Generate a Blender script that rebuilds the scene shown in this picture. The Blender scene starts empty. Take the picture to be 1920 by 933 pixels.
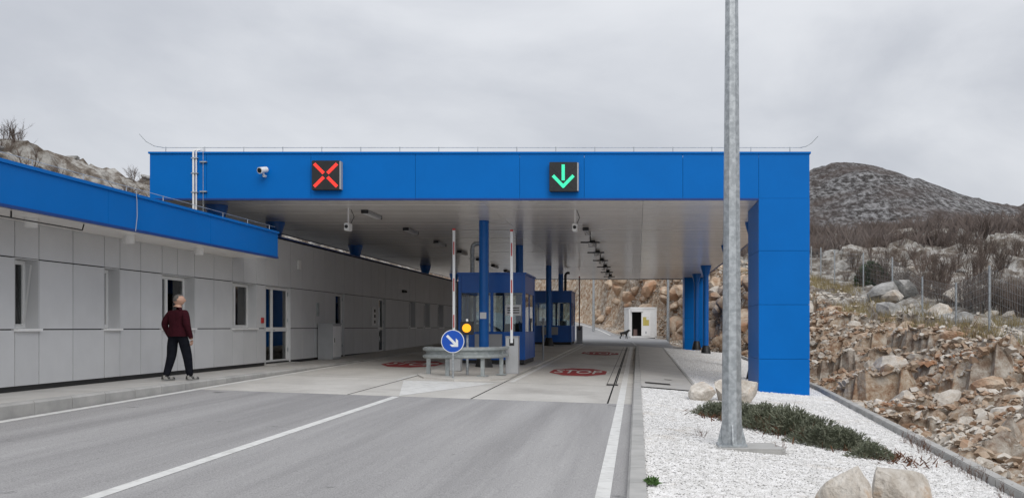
import bpy, bmesh, math, random
import numpy as np
from mathutils import Vector, Matrix
R = math.radians
random.seed(7); rng = np.random.default_rng(7)
sc = bpy.context.scene
col = sc.collection
# ---------------------------------------------------------------- camera
cam_d = bpy.data.cameras.new('camera'); cam = bpy.data.objects.new('camera', cam_d); col.objects.link(cam)
cam.location = (0, 0, 1.8); cam.rotation_euler = (R(90), 0, 0)
cam_d.sensor_width = 36; cam_d.lens = 1850/1920*36
cam_d.shift_x = (960-1195)/1920; cam_d.shift_y = (612-466.5)/1920
cam_d.clip_start = 0.1; cam_d.clip_end = 12000
sc.camera = cam
# ---------------------------------------------------------------- world: overcast
SUN_EL, SUN_ROT = R(42), R(158)
w = bpy.data.worlds.new('World'); sc.world = w; w.use_nodes = True
nt = w.node_tree; nt.nodes.clear()
def N(nt, t, **k):
    n = nt.nodes.new(t)
    for a, b in k.items(): setattr(n, a, b)
    return n
out = N(nt, 'ShaderNodeOutputWorld'); bg = N(nt, 'ShaderNodeBackground')
sky = N(nt, 'ShaderNodeTexSky'); sky.sky_type = 'NISHITA'; sky.sun_disc = False
sky.sun_elevation = SUN_EL; sky.sun_rotation = SUN_ROT
tc = N(nt, 'ShaderNodeTexCoord'); sep = N(nt, 'ShaderNodeSeparateXYZ')
nt.links.new(tc.outputs['Generated'], sep.inputs[0])
# overcast brightness: grows smoothly from the horizon to the zenith
mp = N(nt, 'ShaderNodeMapping'); mp.inputs['Scale'].default_value = (1.0, 1.0, 2.1)
nt.links.new(tc.outputs['Generated'], mp.inputs['Vector'])
nz = N(nt, 'ShaderNodeTexNoise'); nz.inputs['Scale'].default_value = 2.6; nz.inputs['Detail'].default_value = 7; nz.inputs['Roughness'].default_value = .52
nz.inputs['Distortion'].default_value = .3
nt.links.new(mp.outputs[0], nz.inputs['Vector'])
ramp = N(nt, 'ShaderNodeValToRGB'); ramp.color_ramp.interpolation = 'EASE'
ramp.color_ramp.elements[0].position = .32; ramp.color_ramp.elements[0].color = (5.8, 6.05, 6.6, 1)
ramp.color_ramp.elements[1].position = .68; ramp.color_ramp.elements[1].color = (8.1, 8.3, 8.7, 1)
nt.links.new(nz.outputs['Fac'], ramp.inputs[0])
sq = N(nt, 'ShaderNodeMath', operation='POWER'); sq.inputs[1].default_value = 2
ab = N(nt, 'ShaderNodeMath', operation='ABSOLUTE'); nt.links.new(sep.outputs[2], ab.inputs[0]); nt.links.new(ab.outputs[0], sq.inputs[0])
ma = N(nt, 'ShaderNodeMath', operation='MULTIPLY_ADD'); ma.inputs[1].default_value = .7; ma.inputs[2].default_value = .93
nt.links.new(sq.outputs[0], ma.inputs[0])
vm = N(nt, 'ShaderNodeVectorMath', operation='SCALE'); nt.links.new(ramp.outputs[0], vm.inputs[0]); nt.links.new(ma.outputs[0], vm.inputs['Scale'])
mx = N(nt, 'ShaderNodeMix', data_type='RGBA'); mx.inputs['Factor'].default_value = .95
nt.links.new(sky.outputs[0], mx.inputs['A']); nt.links.new(vm.outputs[0], mx.inputs['B'])
nt.links.new(mx.outputs['Result'], bg.inputs[0]); bg.inputs[1].default_value = .1
nt.links.new(bg.outputs[0], out.inputs[0])
sl = bpy.data.lights.new('sun', 'SUN'); sl.energy = 1.5; sl.angle = R(40); sl.color = (1, .97, .93)
so = bpy.data.objects.new('sun', sl); col.objects.link(so)
so.rotation_euler = Vector((-math.sin(SUN_ROT)*math.cos(SUN_EL), -math.cos(SUN_ROT)*math.cos(SUN_EL), -math.sin(SUN_EL))).to_track_quat('-Z', 'Y').to_euler()
sc.view_settings.view_transform = 'Standard'; sc.view_settings.look = 'None'; sc.view_settings.exposure = 0; sc.view_settings.gamma = 1
sc.render.engine = 'CYCLES'

# ---------------------------------------------------------------- materials
def pmat(name, c1, c2=None, rough=.6, metal=0, scale=3, detail=5, bump=0, bscale=30, lo=.35, hi=.65, coords='Object', spec=.5, coat=0, stretch=None, bdist=.02, rand=0, c3=None, scale3=.5, lo3=.5, hi3=.6, grain=0, gs=140):
    m = bpy.data.materials.new(name); m.use_nodes = True; t = m.node_tree
    p = t.nodes['Principled BSDF']; p.inputs['Roughness'].default_value = rough; p.inputs['Metallic'].default_value = metal
    p.inputs['Specular IOR Level'].default_value = spec; p.inputs['Coat Weight'].default_value = coat; p.inputs['Coat Roughness'].default_value = .08
    tcn = N(t, 'ShaderNodeTexCoord'); src = tcn.outputs[coords]
    if stretch:
        mpn = N(t, 'ShaderNodeMapping'); mpn.inputs['Scale'].default_value = stretch; t.links.new(src, mpn.inputs[0]); src = mpn.outputs[0]
    n = N(t, 'ShaderNodeTexNoise'); n.inputs['Scale'].default_value = scale; n.inputs['Detail'].default_value = detail; n.inputs['Roughness'].default_value = .62
    t.links.new(src, n.inputs['Vector'])
    r = N(t, 'ShaderNodeValToRGB'); r.color_ramp.elements[0].position = lo; r.color_ramp.elements[1].position = hi
    r.color_ramp.elements[0].color = (*c1, 1); r.color_ramp.elements[1].color = (*(c2 or c1), 1)
    t.links.new(n.outputs['Fac'], r.inputs[0]); o = r.outputs[0]
    if c3:
        n3 = N(t, 'ShaderNodeTexNoise'); n3.inputs['Scale'].default_value = scale3; n3.inputs['Detail'].default_value = 6; n3.inputs['Roughness'].default_value = .65
        t.links.new(tcn.outputs[coords], n3.inputs['Vector'])
        mr = N(t, 'ShaderNodeMapRange'); mr.inputs[1].default_value = lo3; mr.inputs[2].default_value = hi3
        t.links.new(n3.outputs['Fac'], mr.inputs[0])
        m3 = N(t, 'ShaderNodeMix', data_type='RGBA'); t.links.new(mr.outputs[0], m3.inputs['Factor']); t.links.new(o, m3.inputs['A']); m3.inputs['B'].default_value = (*c3, 1)
        o = m3.outputs['Result']
    if grain:
        n4 = N(t, 'ShaderNodeTexNoise'); n4.inputs['Scale'].default_value = gs; n4.inputs['Detail'].default_value = 3; t.links.new(tcn.outputs[coords], n4.inputs['Vector'])
        mr4 = N(t, 'ShaderNodeMapRange'); mr4.inputs[1].default_value = .3; mr4.inputs[2].default_value = .7; mr4.inputs[3].default_value = 1-grain; mr4.inputs[4].default_value = 1+grain; t.links.new(n4.outputs['Fac'], mr4.inputs[0])
        v4 = N(t, 'ShaderNodeVectorMath', operation='SCALE'); t.links.new(o, v4.inputs[0]); t.links.new(mr4.outputs[0], v4.inputs['Scale']); o = v4.outputs[0]
    if rand:
        oi = N(t, 'ShaderNodeObjectInfo'); mr2 = N(t, 'ShaderNodeMapRange'); mr2.inputs[3].default_value = 1-rand; mr2.inputs[4].default_value = 1+rand
        t.links.new(oi.outputs['Random'], mr2.inputs[0])
        vs = N(t, 'ShaderNodeVectorMath', operation='SCALE'); t.links.new(o, vs.inputs[0]); t.links.new(mr2.outputs[0], vs.inputs['Scale']); o = vs.outputs[0]
    t.links.new(o, p.inputs['Base Color'])
    if bump:
        b = N(t, 'ShaderNodeBump'); b.inputs['Strength'].default_value = bump; b.inputs['Distance'].default_value = bdist
        n2 = N(t, 'ShaderNodeTexNoise'); n2.inputs['Scale'].default_value = bscale; n2.inputs['Detail'].default_value = 6
        t.links.new(src, n2.inputs['Vector']); t.links.new(n2.outputs['Fac'], b.inputs['Height']); t.links.new(b.outputs[0], p.inputs['Normal'])
    return m
def emat(name, c, s):
    m = bpy.data.materials.new(name); m.use_nodes = True; p = m.node_tree.nodes['Principled BSDF']
    p.inputs['Base Color'].default_value = (*[x*.5 for x in c], 1); p.inputs['Emission Color'].default_value = (*c, 1); p.inputs['Emission Strength'].default_value = s
    return m
def glass(name, tint=(.75, .8, .82), rough=.02):
    m = bpy.data.materials.new(name); m.use_nodes = True; t = m.node_tree; t.nodes.clear()
    o = N(t, 'ShaderNodeOutputMaterial'); mixs = N(t, 'ShaderNodeMixShader'); tr = N(t, 'ShaderNodeBsdfTransparent'); gl = N(t, 'ShaderNodeBsdfGlossy')
    tr.inputs[0].default_value = (*tint, 1); gl.inputs['Roughness'].default_value = rough; gl.inputs[0].default_value = (.9, .9, .9, 1)
    fr = N(t, 'ShaderNodeFresnel'); fr.inputs[0].default_value = 1.7
    t.links.new(fr.outputs[0], mixs.inputs[0]); t.links.new(tr.outputs[0], mixs.inputs[1]); t.links.new(gl.outputs[0], mixs.inputs[2]); t.links.new(mixs.outputs[0], o.inputs[0])
    return m
M = {}
M['blue'] = pmat('blue_panel', (.0, .14, .49), (.0, .15, .525), rough=.4, scale=.8, bump=.09, bscale=1.4, spec=.14, rand=.02)
M['blue_dark'] = pmat('blue_trim', (.004, .04, .2), (.004, .05, .24), rough=.4)
M['blue_col'] = pmat('blue_column', (.002, .12, .45), (.003, .135, .49), rough=.3, scale=2)
M['blue_booth'] = pmat('blue_booth', (.003, .10, .43), (.004, .115, .48), rough=.3, scale=2, spec=.5)
M['ceil'] = pmat('ceiling_metal', (.84, .795, .74), (.88, .835, .78), rough=.2, scale=.7, bump=.12, bscale=1.3, spec=.6, bdist=.05, rand=.025, stretch=(1, 3, 1))
M['wall'] = pmat('wall_panel', (.57, .575, .58), (.61, .615, .62), rough=.55, scale=1.2, rand=.03, spec=.35)
M['wall2'] = pmat('wall_panel_brown', (.25, .235, .22), (.28, .265, .25), rough=.5, scale=1.2, rand=.03, spec=.35)
M['white'] = pmat('white_paint', (.68, .68, .67), (.74, .74, .73), rough=.45, scale=4)
M['pvc'] = pmat('white_plastic', (.78, .78, .77), (.82, .82, .81), rough=.35)
M['black'] = pmat('black_paint', (.012, .012, .013), (.02, .02, .02), rough=.5)
M['gap'] = pmat('dark_joint', (.015, .015, .016), (.02, .02, .02), rough=.9)
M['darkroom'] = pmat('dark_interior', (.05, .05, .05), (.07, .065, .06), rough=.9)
M['win'] = glass('window_glass', (.55, .58, .59))
M['glass'] = glass('booth_glass', (.72, .77, .78))
M['curtain'] = pmat('curtain', (.45, .47, .48), (.6, .62, .63), rough=.9, scale=3, stretch=(1, 14, .2))
M['bluecurtain'] = pmat('blue_curtain', (.03, .10, .22), (.05, .14, .28), rough=.9, scale=3, stretch=(1, 14, .2))
M['galv'] = pmat('galvanised_steel', (.34, .365, .38), (.50, .53, .545), rough=.42, metal=.55, scale=14, detail=3, lo=.4, hi=.62, bump=.05, bscale=25)
M['galv2'] = pmat('galvanised_rail', (.30, .33, .33), (.42, .45, .45), rough=.5, metal=.4, scale=9)
M['grey'] = pmat('grey_box', (.36, .37, .38), (.40, .41, .42), rough=.45, scale=3)
M['asphalt'] = pmat('asphalt', (.265, .258, .255), (.365, .356, .35), rough=.85, scale=1.5, detail=7, bump=.4, bscale=160, bdist=.006, stretch=(1, .045, 1), c3=(.15, .147, .145), scale3=1.6, lo3=.66, hi3=.74, spec=.3, grain=.3, gs=70)
M['asphalt2'] = pmat('asphalt_far', (.27, .27, .272), (.33, .328, .328), rough=.85, scale=.8, detail=8, spec=.3)
M['conc'] = pmat('concrete', (.47, .45, .415), (.57, .55, .51), rough=.8, scale=.9, detail=8, grain=.1, gs=60, bump=.15, bscale=90, bdist=.005, c3=(.33, .31, .285), scale3=.3, lo3=.52, hi3=.75, rand=.05, stretch=(1, .4, 1))
M['conc2'] = pmat('concrete_kerb', (.33, .325, .31), (.43, .42, .40), rough=.85, scale=2.2, detail=8, bump=.25, bscale=60, bdist=.006, rand=.06)
M['walk'] = pmat('walk_concrete', (.41, .395, .37), (.49, .475, .45), rough=.85, scale=1.6, detail=8, bump=.2, bscale=80, bdist=.005)
M['line'] = pmat('road_paint', (.52, .515, .49), (.68, .675, .65), rough=.7, scale=6, detail=8, lo=.3, hi=.55, bump=.1, bscale=100)
M['line_worn'] = pmat('worn_paint', (.45, .44, .41), (.56, .55, .52), rough=.7, scale=2, detail=8)
M['redpaint'] = pmat('red_road_paint', (.22, .02, .022), (.33, .035, .035), rough=.7, scale=3, detail=8)
M['red'] = pmat('red_paint', (.45, .02, .02), (.5, .03, .025), rough=.4)
M['gravel'] = pmat('white_gravel_bed', (.50, .49, .48), (.78, .77, .76), rough=.9, scale=30, detail=3, lo=.3, hi=.48, bump=1, bscale=45, bdist=.03)
M['pebble'] = pmat('white_pebble', (.55, .54, .52), (.80, .79, .78), rough=.8, scale=9, detail=3, c3=(.52, .47, .41), scale3=.9, lo3=.56, hi3=.74)
M['limestone'] = pmat('limestone', (.42, .37, .31), (.66, .62, .56), rough=.85, scale=2.5, detail=10, bump=.7, bscale=9, bdist=.05, c3=(.42, .27, .15), scale3=1.1, lo3=.54, hi3=.72, rand=.1)
M['greyrock'] = pmat('grey_limestone', (.21, .205, .195), (.46, .45, .43), rough=.9, scale=2.2, detail=10, bump=.9, bscale=5, bdist=.1, rand=.12)
M['tanrock'] = pmat('tan_rock', (.31, .20, .125), (.60, .50, .39), rough=.9, scale=2.2, detail=10, bump=.8, bscale=8, bdist=.06, rand=.16, c3=(.34, .16, .075), scale3=.55, lo3=.5, hi3=.68)
M['skin'] = pmat('skin', (.42, .25, .18), (.48, .29, .21), rough=.55)
M['sweater'] = pmat('maroon_knit', (.030, .006, .010), (.045, .009, .014), rough=1, spec=.1, scale=25, bump=.4, bscale=120, bdist=.004)
M['jeans'] = pmat('dark_jeans', (.008, .009, .013), (.013, .014, .019), rough=1, spec=.05, scale=10, bump=.2, bscale=60)
M['hair'] = pmat('short_grey_hair', (.06, .055, .05), (.16, .15, .14), rough=.9, scale=50)
M['shoe'] = pmat('shoe', (.03, .03, .03), (.30, .29, .27), rough=.7, scale=14, lo=.5, hi=.56)
M['sole'] = pmat('shoe_sole', (.4, .4, .38), rough=.7)
M['dog'] = pmat('black_fur', (.008, .007, .006), (.02, .016, .013), rough=.8)
M['twig'] = pmat('bare_twigs', (.095, .07, .058), (.16, .125, .105), rough=.9, scale=1.5, rand=.25)
M['twigfar'] = pmat('far_scrub', (.11, .085, .075), (.17, .14, .125), rough=.9, scale=.1)
M['leaf'] = pmat('rosemary_leaf', (.08, .095, .055), (.18, .19, .135), rough=.7, scale=6, rand=.2)
M['leafgreen'] = pmat('weed_leaf', (.06, .13, .03), (.10, .18, .05), rough=.6, scale=8)
M['evergreen'] = pmat('evergreen_leaf', (.022, .042, .015), (.05, .085, .03), rough=.7, scale=2)
M['drygrass'] = pmat('dry_grass', (.20, .15, .07), (.34, .28, .14), rough=.9, scale=.8)
M['deadcover'] = pmat('dead_groundcover', (.075, .03, .015), (.15, .065, .03), rough=.95, scale=9)
M['led_red'] = emat('red_leds', (1, .05, .035), 1.1)
M['led_green'] = emat('green_leds', (.06, .9, .5), 1.0)
M['amber'] = emat('amber_lamp', (1, .40, .012), 1.15)
M['ledoff'] = pmat('unlit_leds', (.03, .03, .032), rough=.5)
M['signblue'] = pmat('sign_blue', (.004, .07, .42), (.005, .08, .46), rough=.35)
M['signwhite'] = pmat('sign_white', (.75, .77, .78), rough=.35)
M['yellow'] = pmat('yellow_notice', (.5, .42, .1), (.55, .46, .13), rough=.6)
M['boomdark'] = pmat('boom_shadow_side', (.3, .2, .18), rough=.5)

# ---------------------------------------------------------------- mesh helpers
class MB:
    def __init__(s): s.v = []; s.f = []; s.m = []
    def add(s, vs, fs, mi=0):
        o = len(s.v); s.v += [tuple(p) for p in vs]; s.f += [tuple(i+o for i in f) for f in fs]; s.m += [mi]*len(fs); return s
    def box(s, x0, x1, y0, y1, z0, z1, mi=0):
        return s.add([(x0,y0,z0),(x1,y0,z0),(x1,y1,z0),(x0,y1,z0),(x0,y0,z1),(x1,y0,z1),(x1,y1,z1),(x0,y1,z1)],
            [(3,2,1,0),(4,5,6,7),(0,1,5,4),(1,2,6,5),(2,3,7,6),(3,0,4,7)], mi)
    def prism(s, pts, axis_vec, mi=0):      # polygon extruded along a vector
        n = len(pts); a = [Vector(p) for p in pts]; b = [p+Vector(axis_vec) for p in a]
        return s.add(a+b, [tuple(range(n))[::-1], tuple(range(n, 2*n))]+[(i, (i+1) % n, n+(i+1) % n, n+i) for i in range(n)], mi)
    def tube(s, pts, rad, n=8, mi=0, cap=True, phase=0):
        pts = [Vector(p) for p in pts]; k = len(pts)
        rad = rad if isinstance(rad, (list, tuple)) else [rad]*k
        vs = []; up0 = None
        for i, p in enumerate(pts):
            d = (pts[min(i+1, k-1)]-pts[max(i-1, 0)]).normalized()
            if up0 is None: up0 = Vector((0, 1, 0)) if abs(d.z) > .8 else Vector((0, 0, 1))
            a = d.cross(up0).normalized(); b = d.cross(a).normalized()
            for j in range(n):
                t = 2*math.pi*j/n+phase; vs.append(p+(a*math.cos(t)+b*math.sin(t))*rad[i])
        fs = [(i*n+j, i*n+(j+1) % n, (i+1)*n+(j+1) % n, (i+1)*n+j) for i in range(k-1) for j in range(n)]
        if cap: fs += [tuple(range(n))[::-1], tuple(range((k-1)*n, k*n))]
        return s.add(vs, fs, mi)
    def build(s, name, mats, parent=None, loc=(0, 0, 0), smooth=False, rz=0, bevel=0):
        me = bpy.data.meshes.new(name); me.from_pydata(s.v, [], s.f)
        mats = mats if isinstance(mats, (list, tuple)) else [mats]
        for m in mats: me.materials.append(M[m] if isinstance(m, str) else m)
        me.polygons.foreach_set('material_index', s.m)
        bm = bmesh.new(); bm.from_mesh(me); bmesh.ops.recalc_face_normals(bm, faces=bm.faces)
        if bevel: bmesh.ops.bevel(bm, geom=[e for e in bm.edges if len(e.link_faces) == 2 and e.calc_face_angle(0) > .5], offset=bevel, segments=2, affect='EDGES', clamp_overlap=True)
        bm.to_mesh(me); bm.free()
        if smooth:
            me.polygons.foreach_set('use_smooth', [True]*len(me.polygons))
            try: me.set_sharp_from_angle(angle=R(40))
            except Exception: pass
        o = bpy.data.objects.new(name, me); col.objects.link(o); o.location = loc; o.rotation_euler[2] = rz
        if parent: o.parent = parent
        return o
def np_obj(name, V, F, mat, parent=None, smooth=False):
    V = np.asarray(V, dtype=np.float32); F = np.asarray(F, dtype=np.int32); k = F.shape[1]
    me = bpy.data.meshes.new(name); me.vertices.add(len(V)); me.vertices.foreach_set('co', V.ravel())
    me.loops.add(F.size); me.loops.foreach_set('vertex_index', F.ravel())
    me.polygons.add(len(F)); me.polygons.foreach_set('loop_start', np.arange(0, F.size, k, dtype=np.int32))
    me.update(calc_edges=True); me.validate()
    me.polygons.foreach_set('use_smooth', [smooth]*len(me.polygons))
    me.materials.append(M[mat] if isinstance(mat, str) else mat)
    o = bpy.data.objects.new(name, me); col.objects.link(o)
    if parent: o.parent = parent
    return o
def empty(name, loc, rz=0):
    o = bpy.data.objects.new(name, None); col.objects.link(o); o.location = loc; o.rotation_euler[2] = rz; o.empty_display_size = .2; return o
def tag(o, label=None, cat=None, group=None, kind=None):
    if label: o['label'] = label
    if cat: o['category'] = cat
    if group: o['group'] = group
    if kind: o['kind'] = kind
    return o
def clone(o, parent=None):
    c = o.copy(); col.objects.link(c); c.parent = parent
    for ch in o.children: clone(ch, c)
    return c
def obox(name, mat, parent, x0, x1, y0, y1, z0, z1, bevel=0):
    return MB().box(x0, x1, y0, y1, z0, z1).build(name, mat, parent, bevel=bevel)

# ---------------------------------------------------------------- ground levels
def kx(y): return np.interp(y, [0, 58, 80], [.0343, .0343, .012])
def gz(x, y): return .0103*np.minimum(y, 160) - kx(y)*np.clip(x, -11, 7) - .05*np.clip(x, 0, 7)*np.interp(y, [0, 60, 78], [1, 1, 0]) + .05*np.clip(np.asarray(y, float)-80, 0, 60)
def g1(x, y): return float(gz(x, y))
BY = [-40, 45, 60, 70, 80, 88, 95, 105, 120, 140, 200]; BX = [5.7, 6.0, 5.6, 4.9, 3.4, 1.0, -2.0, -6.2, -15, -30, -80]
def ss(t): t = np.clip(t, 0, 1); return t*t*(3-2*t)
def h2(i, j, s):
    n = (i.astype(np.int64)*374761393 + j.astype(np.int64)*668265263 + s*974634777) & 0x7fffffff
    n = ((n ^ (n >> 13))*1274126177) & 0x7fffffff
    return ((n ^ (n >> 16)) & 0xffff)/65535.0
def facet(x, y, s, seed):                 # broken-rock facets: each cell a tilted plane
    x = np.asarray(x, float)/s; y = np.asarray(y, float)/s
    i0 = np.floor(x); j0 = np.floor(y); best = np.full(x.shape, 9.0); val = np.zeros(x.shape)
    for di in (-1, 0, 1):
        for dj in (-1, 0, 1):
            i = i0+di; j = j0+dj
            cx = i+.15+.7*h2(i, j, seed); cy = j+.15+.7*h2(i, j, seed+1)
            dx = x-cx; dy = y-cy; d = dx*dx+dy*dy
            v = (h2(i, j, seed+2)-.5) + (h2(i, j, seed+3)-.5)*1.5*dx + (h2(i, j, seed+4)-.5)*1.5*dy
            b = d < best; best = np.where(b, d, best); val = np.where(b, v, val)
    return val
def bank_d(x, y):
    xb = np.interp(y, BY, BX); sl = np.interp(y+1, BY, BX)-np.interp(y-1, BY, BX)
    return (x-xb)/np.sqrt(1+(sl/2)**2)
def bank_w(y): return np.interp(y, [10, 30, 45, 60, 75, 100], [5.2, 5.2, 5.0, 3.2, 2.0, 2.2])
def bank_h(y): return np.interp(y, [5, 25, 32, 45, 60, 75, 95, 120], [1.2, 1.25, 1.35, 1.9, 3.6, 5.6, 6.2, 5.5])
MX = [-3000, -600, -240, 0, 48, 96, 108, 124, 135, 154, 177, 201, 233, 246, 268, 342, 680, 3000]
MZ = [20, 28, 34, 58, 80, 104, 110, 119, 121, 117, 106.5, 96, 87, 89.5, 84, 68, 40, 20]
def tz(x, y):
    x = np.asarray(x, float); y = np.asarray(y, float)
    z = gz(x, y) - .30
    d = bank_d(x, y); wv = bank_w(y); hb = bank_h(y)
    z = z + .27*ss((d+1.2)/1.0)
    t = np.clip(d/wv, 0, 1)
    z = z + hb*(.35*t+.65*ss(t))
    up = np.clip(d-wv, 0, None)
    z = z + np.where(up < 90, .105*up, 9.45+.02*(np.minimum(up, 300)-90))*(1-.0*up)
    m = ss((d+.6)/1.2)*ss((140-y)/40); mc = 1-.55*ss((up-.5)/3)
    z = z + m*mc*(.8*facet(x, y+x*.4, 1.9, 11)+.34*facet(x+y*.3, y, .85, 23)+.12*facet(x, y, .4, 37))
    kar = ss((up-3)/6)*(1-ss((up-160)/100))
    z = z + kar*(1.1*facet(x, y, 5, 51)+.6*facet(x, y, 2.2, 57))
    # left hill behind the building
    l = np.clip(-19-x, 0, None)
    fade = 1-.75*ss((y-100)/60)
    z = z + (10.2*ss(l/14)+.10*np.clip(l-14, 0, 60))*fade
    z = z + ss(l/3)*(.9*facet(x, y, 3.4, 71)+.8*facet(x, y, 1.5, 73)+.4*facet(x, y, .7, 79))*(1-ss((y-150)/60))
    # mountain
    q = ss((y-330)/360)*(1-.6*ss((y-800)/1500))
    mz = np.interp(x, MX, MZ)-29
    z = z + q*mz + q*(2.2*facet(x, y, 30, 91)+1.0*facet(x, y, 13, 93)+.6*facet(x, y, 7, 95))
    return z
def t1(x, y): return float(tz(np.array([x]), np.array([y]))[0])
def rng_cat(*parts): return np.unique(np.concatenate(parts))
xs = rng_cat(np.arange(-3000, -500, 250), np.arange(-500, -60, 20), np.arange(-60, -36, 2), np.arange(-36, -18, .6), np.arange(-18, -6, 1.), np.arange(-6, 15, .19), np.arange(15, 40, .6), np.arange(40, 330, 3.5), np.arange(330, 500, 15), np.arange(500, 3200, 250))
ys = rng_cat(np.arange(-60, 6, 6), np.arange(6, 98, .25), np.arange(98, 130, .7), np.arange(130, 250, 2.5), np.arange(250, 800, 4), np.arange(800, 1200, 30), np.arange(1200, 5200, 400))
GX, GY = np.meshgrid(xs, ys); GZ = tz(GX.ravel(), GY.ravel())
# materials of the ground, by place: cut bank (tan), weathered top (grey), mountain
def terrain_mat():
    m = bpy.data.materials.new('karst_ground'); m.use_nodes = True; t = m.node_tree; p = t.nodes['Principled BSDF']
    p.inputs['Roughness'].default_value = .92; p.inputs['Specular IOR Level'].default_value = .2
    tcn = N(t, 'ShaderNodeTexCoord'); O = tcn.outputs['Object']
    def noise(s, d=8, r=.62, vec=O):
        n = N(t, 'ShaderNodeTexNoise'); n.inputs['Scale'].default_value = s; n.inputs['Detail'].default_value = d; n.inputs['Roughness'].default_value = r; t.links.new(vec, n.inputs['Vector']); return n.outputs['Fac']
    def rmp(f, stops):
        r = N(t, 'ShaderNodeValToRGB'); e = r.color_ramp.elements
        while len(e) < len(stops): e.new(.5)
        for k, (pos, c) in enumerate(stops): e[k].position = pos; e[k].color = (*c, 1)
        t.links.new(f, r.inputs[0]); return r.outputs[0]
    def mix(f, a, b):
        x = N(t, 'ShaderNodeMix', data_type='RGBA'); t.links.new(f, x.inputs['Factor']); t.links.new(a, x.inputs['A']); t.links.new(b, x.inputs['B']); return x.outputs['Result']
    cut = rmp(noise(2.6, 12, .75), [(.30, (.10, .05, .03)), (.42, (.30, .19, .12)), (.52, (.45, .36, .27)), (.64, (.62, .57, .49))])
    top = rmp(noise(1.3, 10, .7), [(.36, (.085, .066, .052)), (.47, (.19, .165, .14)), (.56, (.36, .345, .32)), (.68, (.5, .49, .46))])
    st = N(t, 'ShaderNodeMapping'); st.inputs['Scale'].default_value = (1, .3, 1); t.links.new(O, st.inputs[0])
    mtn = rmp(noise(.36, 12, .74, st.outputs[0]), [(.38, (.035, .03, .029)), (.47, (.085, .078, .075)), (.53, (.22, .215, .215)), (.64, (.42, .415, .415))])
    scr = rmp(noise(.02, 6), [(.44, (0, 0, 0)), (.62, (.75, .75, .75))])
    brown = rmp(noise(.5, 8), [(.3, (.07, .052, .045)), (.7, (.13, .10, .088))])
    mtn = mix(scr, mtn, brown)
    at = N(t, 'ShaderNodeAttribute'); at.attribute_name = 'zone'; sp = N(t, 'ShaderNodeSeparateColor'); t.links.new(at.outputs['Color'], sp.inputs[0])
    c = mix(sp.outputs[0], top, cut); c = mix(sp.outputs[1], c, mtn)
    t.links.new(c, p.inputs['Base Color'])
    b = N(t, 'ShaderNodeBump'); b.inputs['Strength'].default_value = .8; b.inputs['Distance'].default_value = .12; t.links.new(noise(4, 10, .7), b.inputs['Height'])
    b2 = N(t, 'ShaderNodeBump'); b2.inputs['Strength'].default_value = 1; b2.inputs['Distance'].default_value = 3.0
    mm = N(t, 'ShaderNodeMath', operation='MULTIPLY'); t.links.new(noise(.3, 12, .75, st.outputs[0]), mm.inputs[0]); t.links.new(sp.outputs[1], mm.inputs[1])
    t.links.new(mm.outputs[0], b2.inputs['Height']); t.links.new(b.outputs[0], b2.inputs['Normal']); t.links.new(b2.outputs[0], p.inputs['Normal'])
    return m
M['terrain'] = terrain_mat()
nx, ny = len(xs), len(ys)
idx = np.arange(nx*ny).reshape(ny, nx)
F = np.stack([idx[:-1, :-1], idx[:-1, 1:], idx[1:, 1:], idx[1:, :-1]], -1).reshape(-1, 4)
ter = np_obj('terrain', np.stack([GX.ravel(), GY.ravel(), GZ], 1), F, 'terrain')
dd = bank_d(GX.ravel(), GY.ravel()); wv = bank_w(GY.ravel())
zc = ss((dd+2)/1.0)*(1-ss((dd-wv*.85)/(wv*.5)))*(.45+.55*ss((facet(GX.ravel(), GY.ravel(), 2.6, 5)+.25)/.4))
zm = ss((GY.ravel()-110)/90)
att = ter.data.color_attributes.new('zone', 'FLOAT_COLOR', 'POINT')
att.data.foreach_set('color', np.stack([zc, zm, zm*0, zm*0+1], 1).astype(np.float32).ravel())
tag(ter, kind='structure')

# ---------------------------------------------------------------- road, apron, pavement
def sheet(name, poly, mat, off, parent=None, dens=None):
    """flat polygon laid on the road plane (x,y list); far sheets get subdivided by rows"""
    b = MB(); b.add([(x, y, g1(x, y)+off) for x, y in poly], [tuple(range(len(poly)))]); return b.build(name, mat, parent)
def strip(name, left, right, mat, off, parent=None):
    vs = []; n = len(left)
    for (a, b) in zip(left, right): vs += [(a[0], a[1], g1(*a)+off), (b[0], b[1], g1(*b)+off)]
    return MB().add(vs, [(2*i, 2*i+1, 2*i+3, 2*i+2) for i in range(n-1)]).build(name, mat, parent)
road = sheet('road', [(-9.15, -30), (-.1, -30), (-.1, 20.2), (-9.15, 20.2)], 'asphalt', 0); tag(road, kind='structure')
for a, b in (((-9.06, -30), 20.15),):
    pass
def line(poly, mat='line', parent=road, name='road_marking', off=.004): return sheet(name, poly, mat, off, parent)
line([(-9.07, -20), (-8.93, -20), (-8.93, 20.2), (-9.07, 20.2)])
line([(-4.99, -20), (-4.84, -20), (-4.84, 20.1), (-4.99, 20.1)])
line([(-.42, -20), (-.27, -20), (-.27, 20.2), (-.42, 20.2)])
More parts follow.
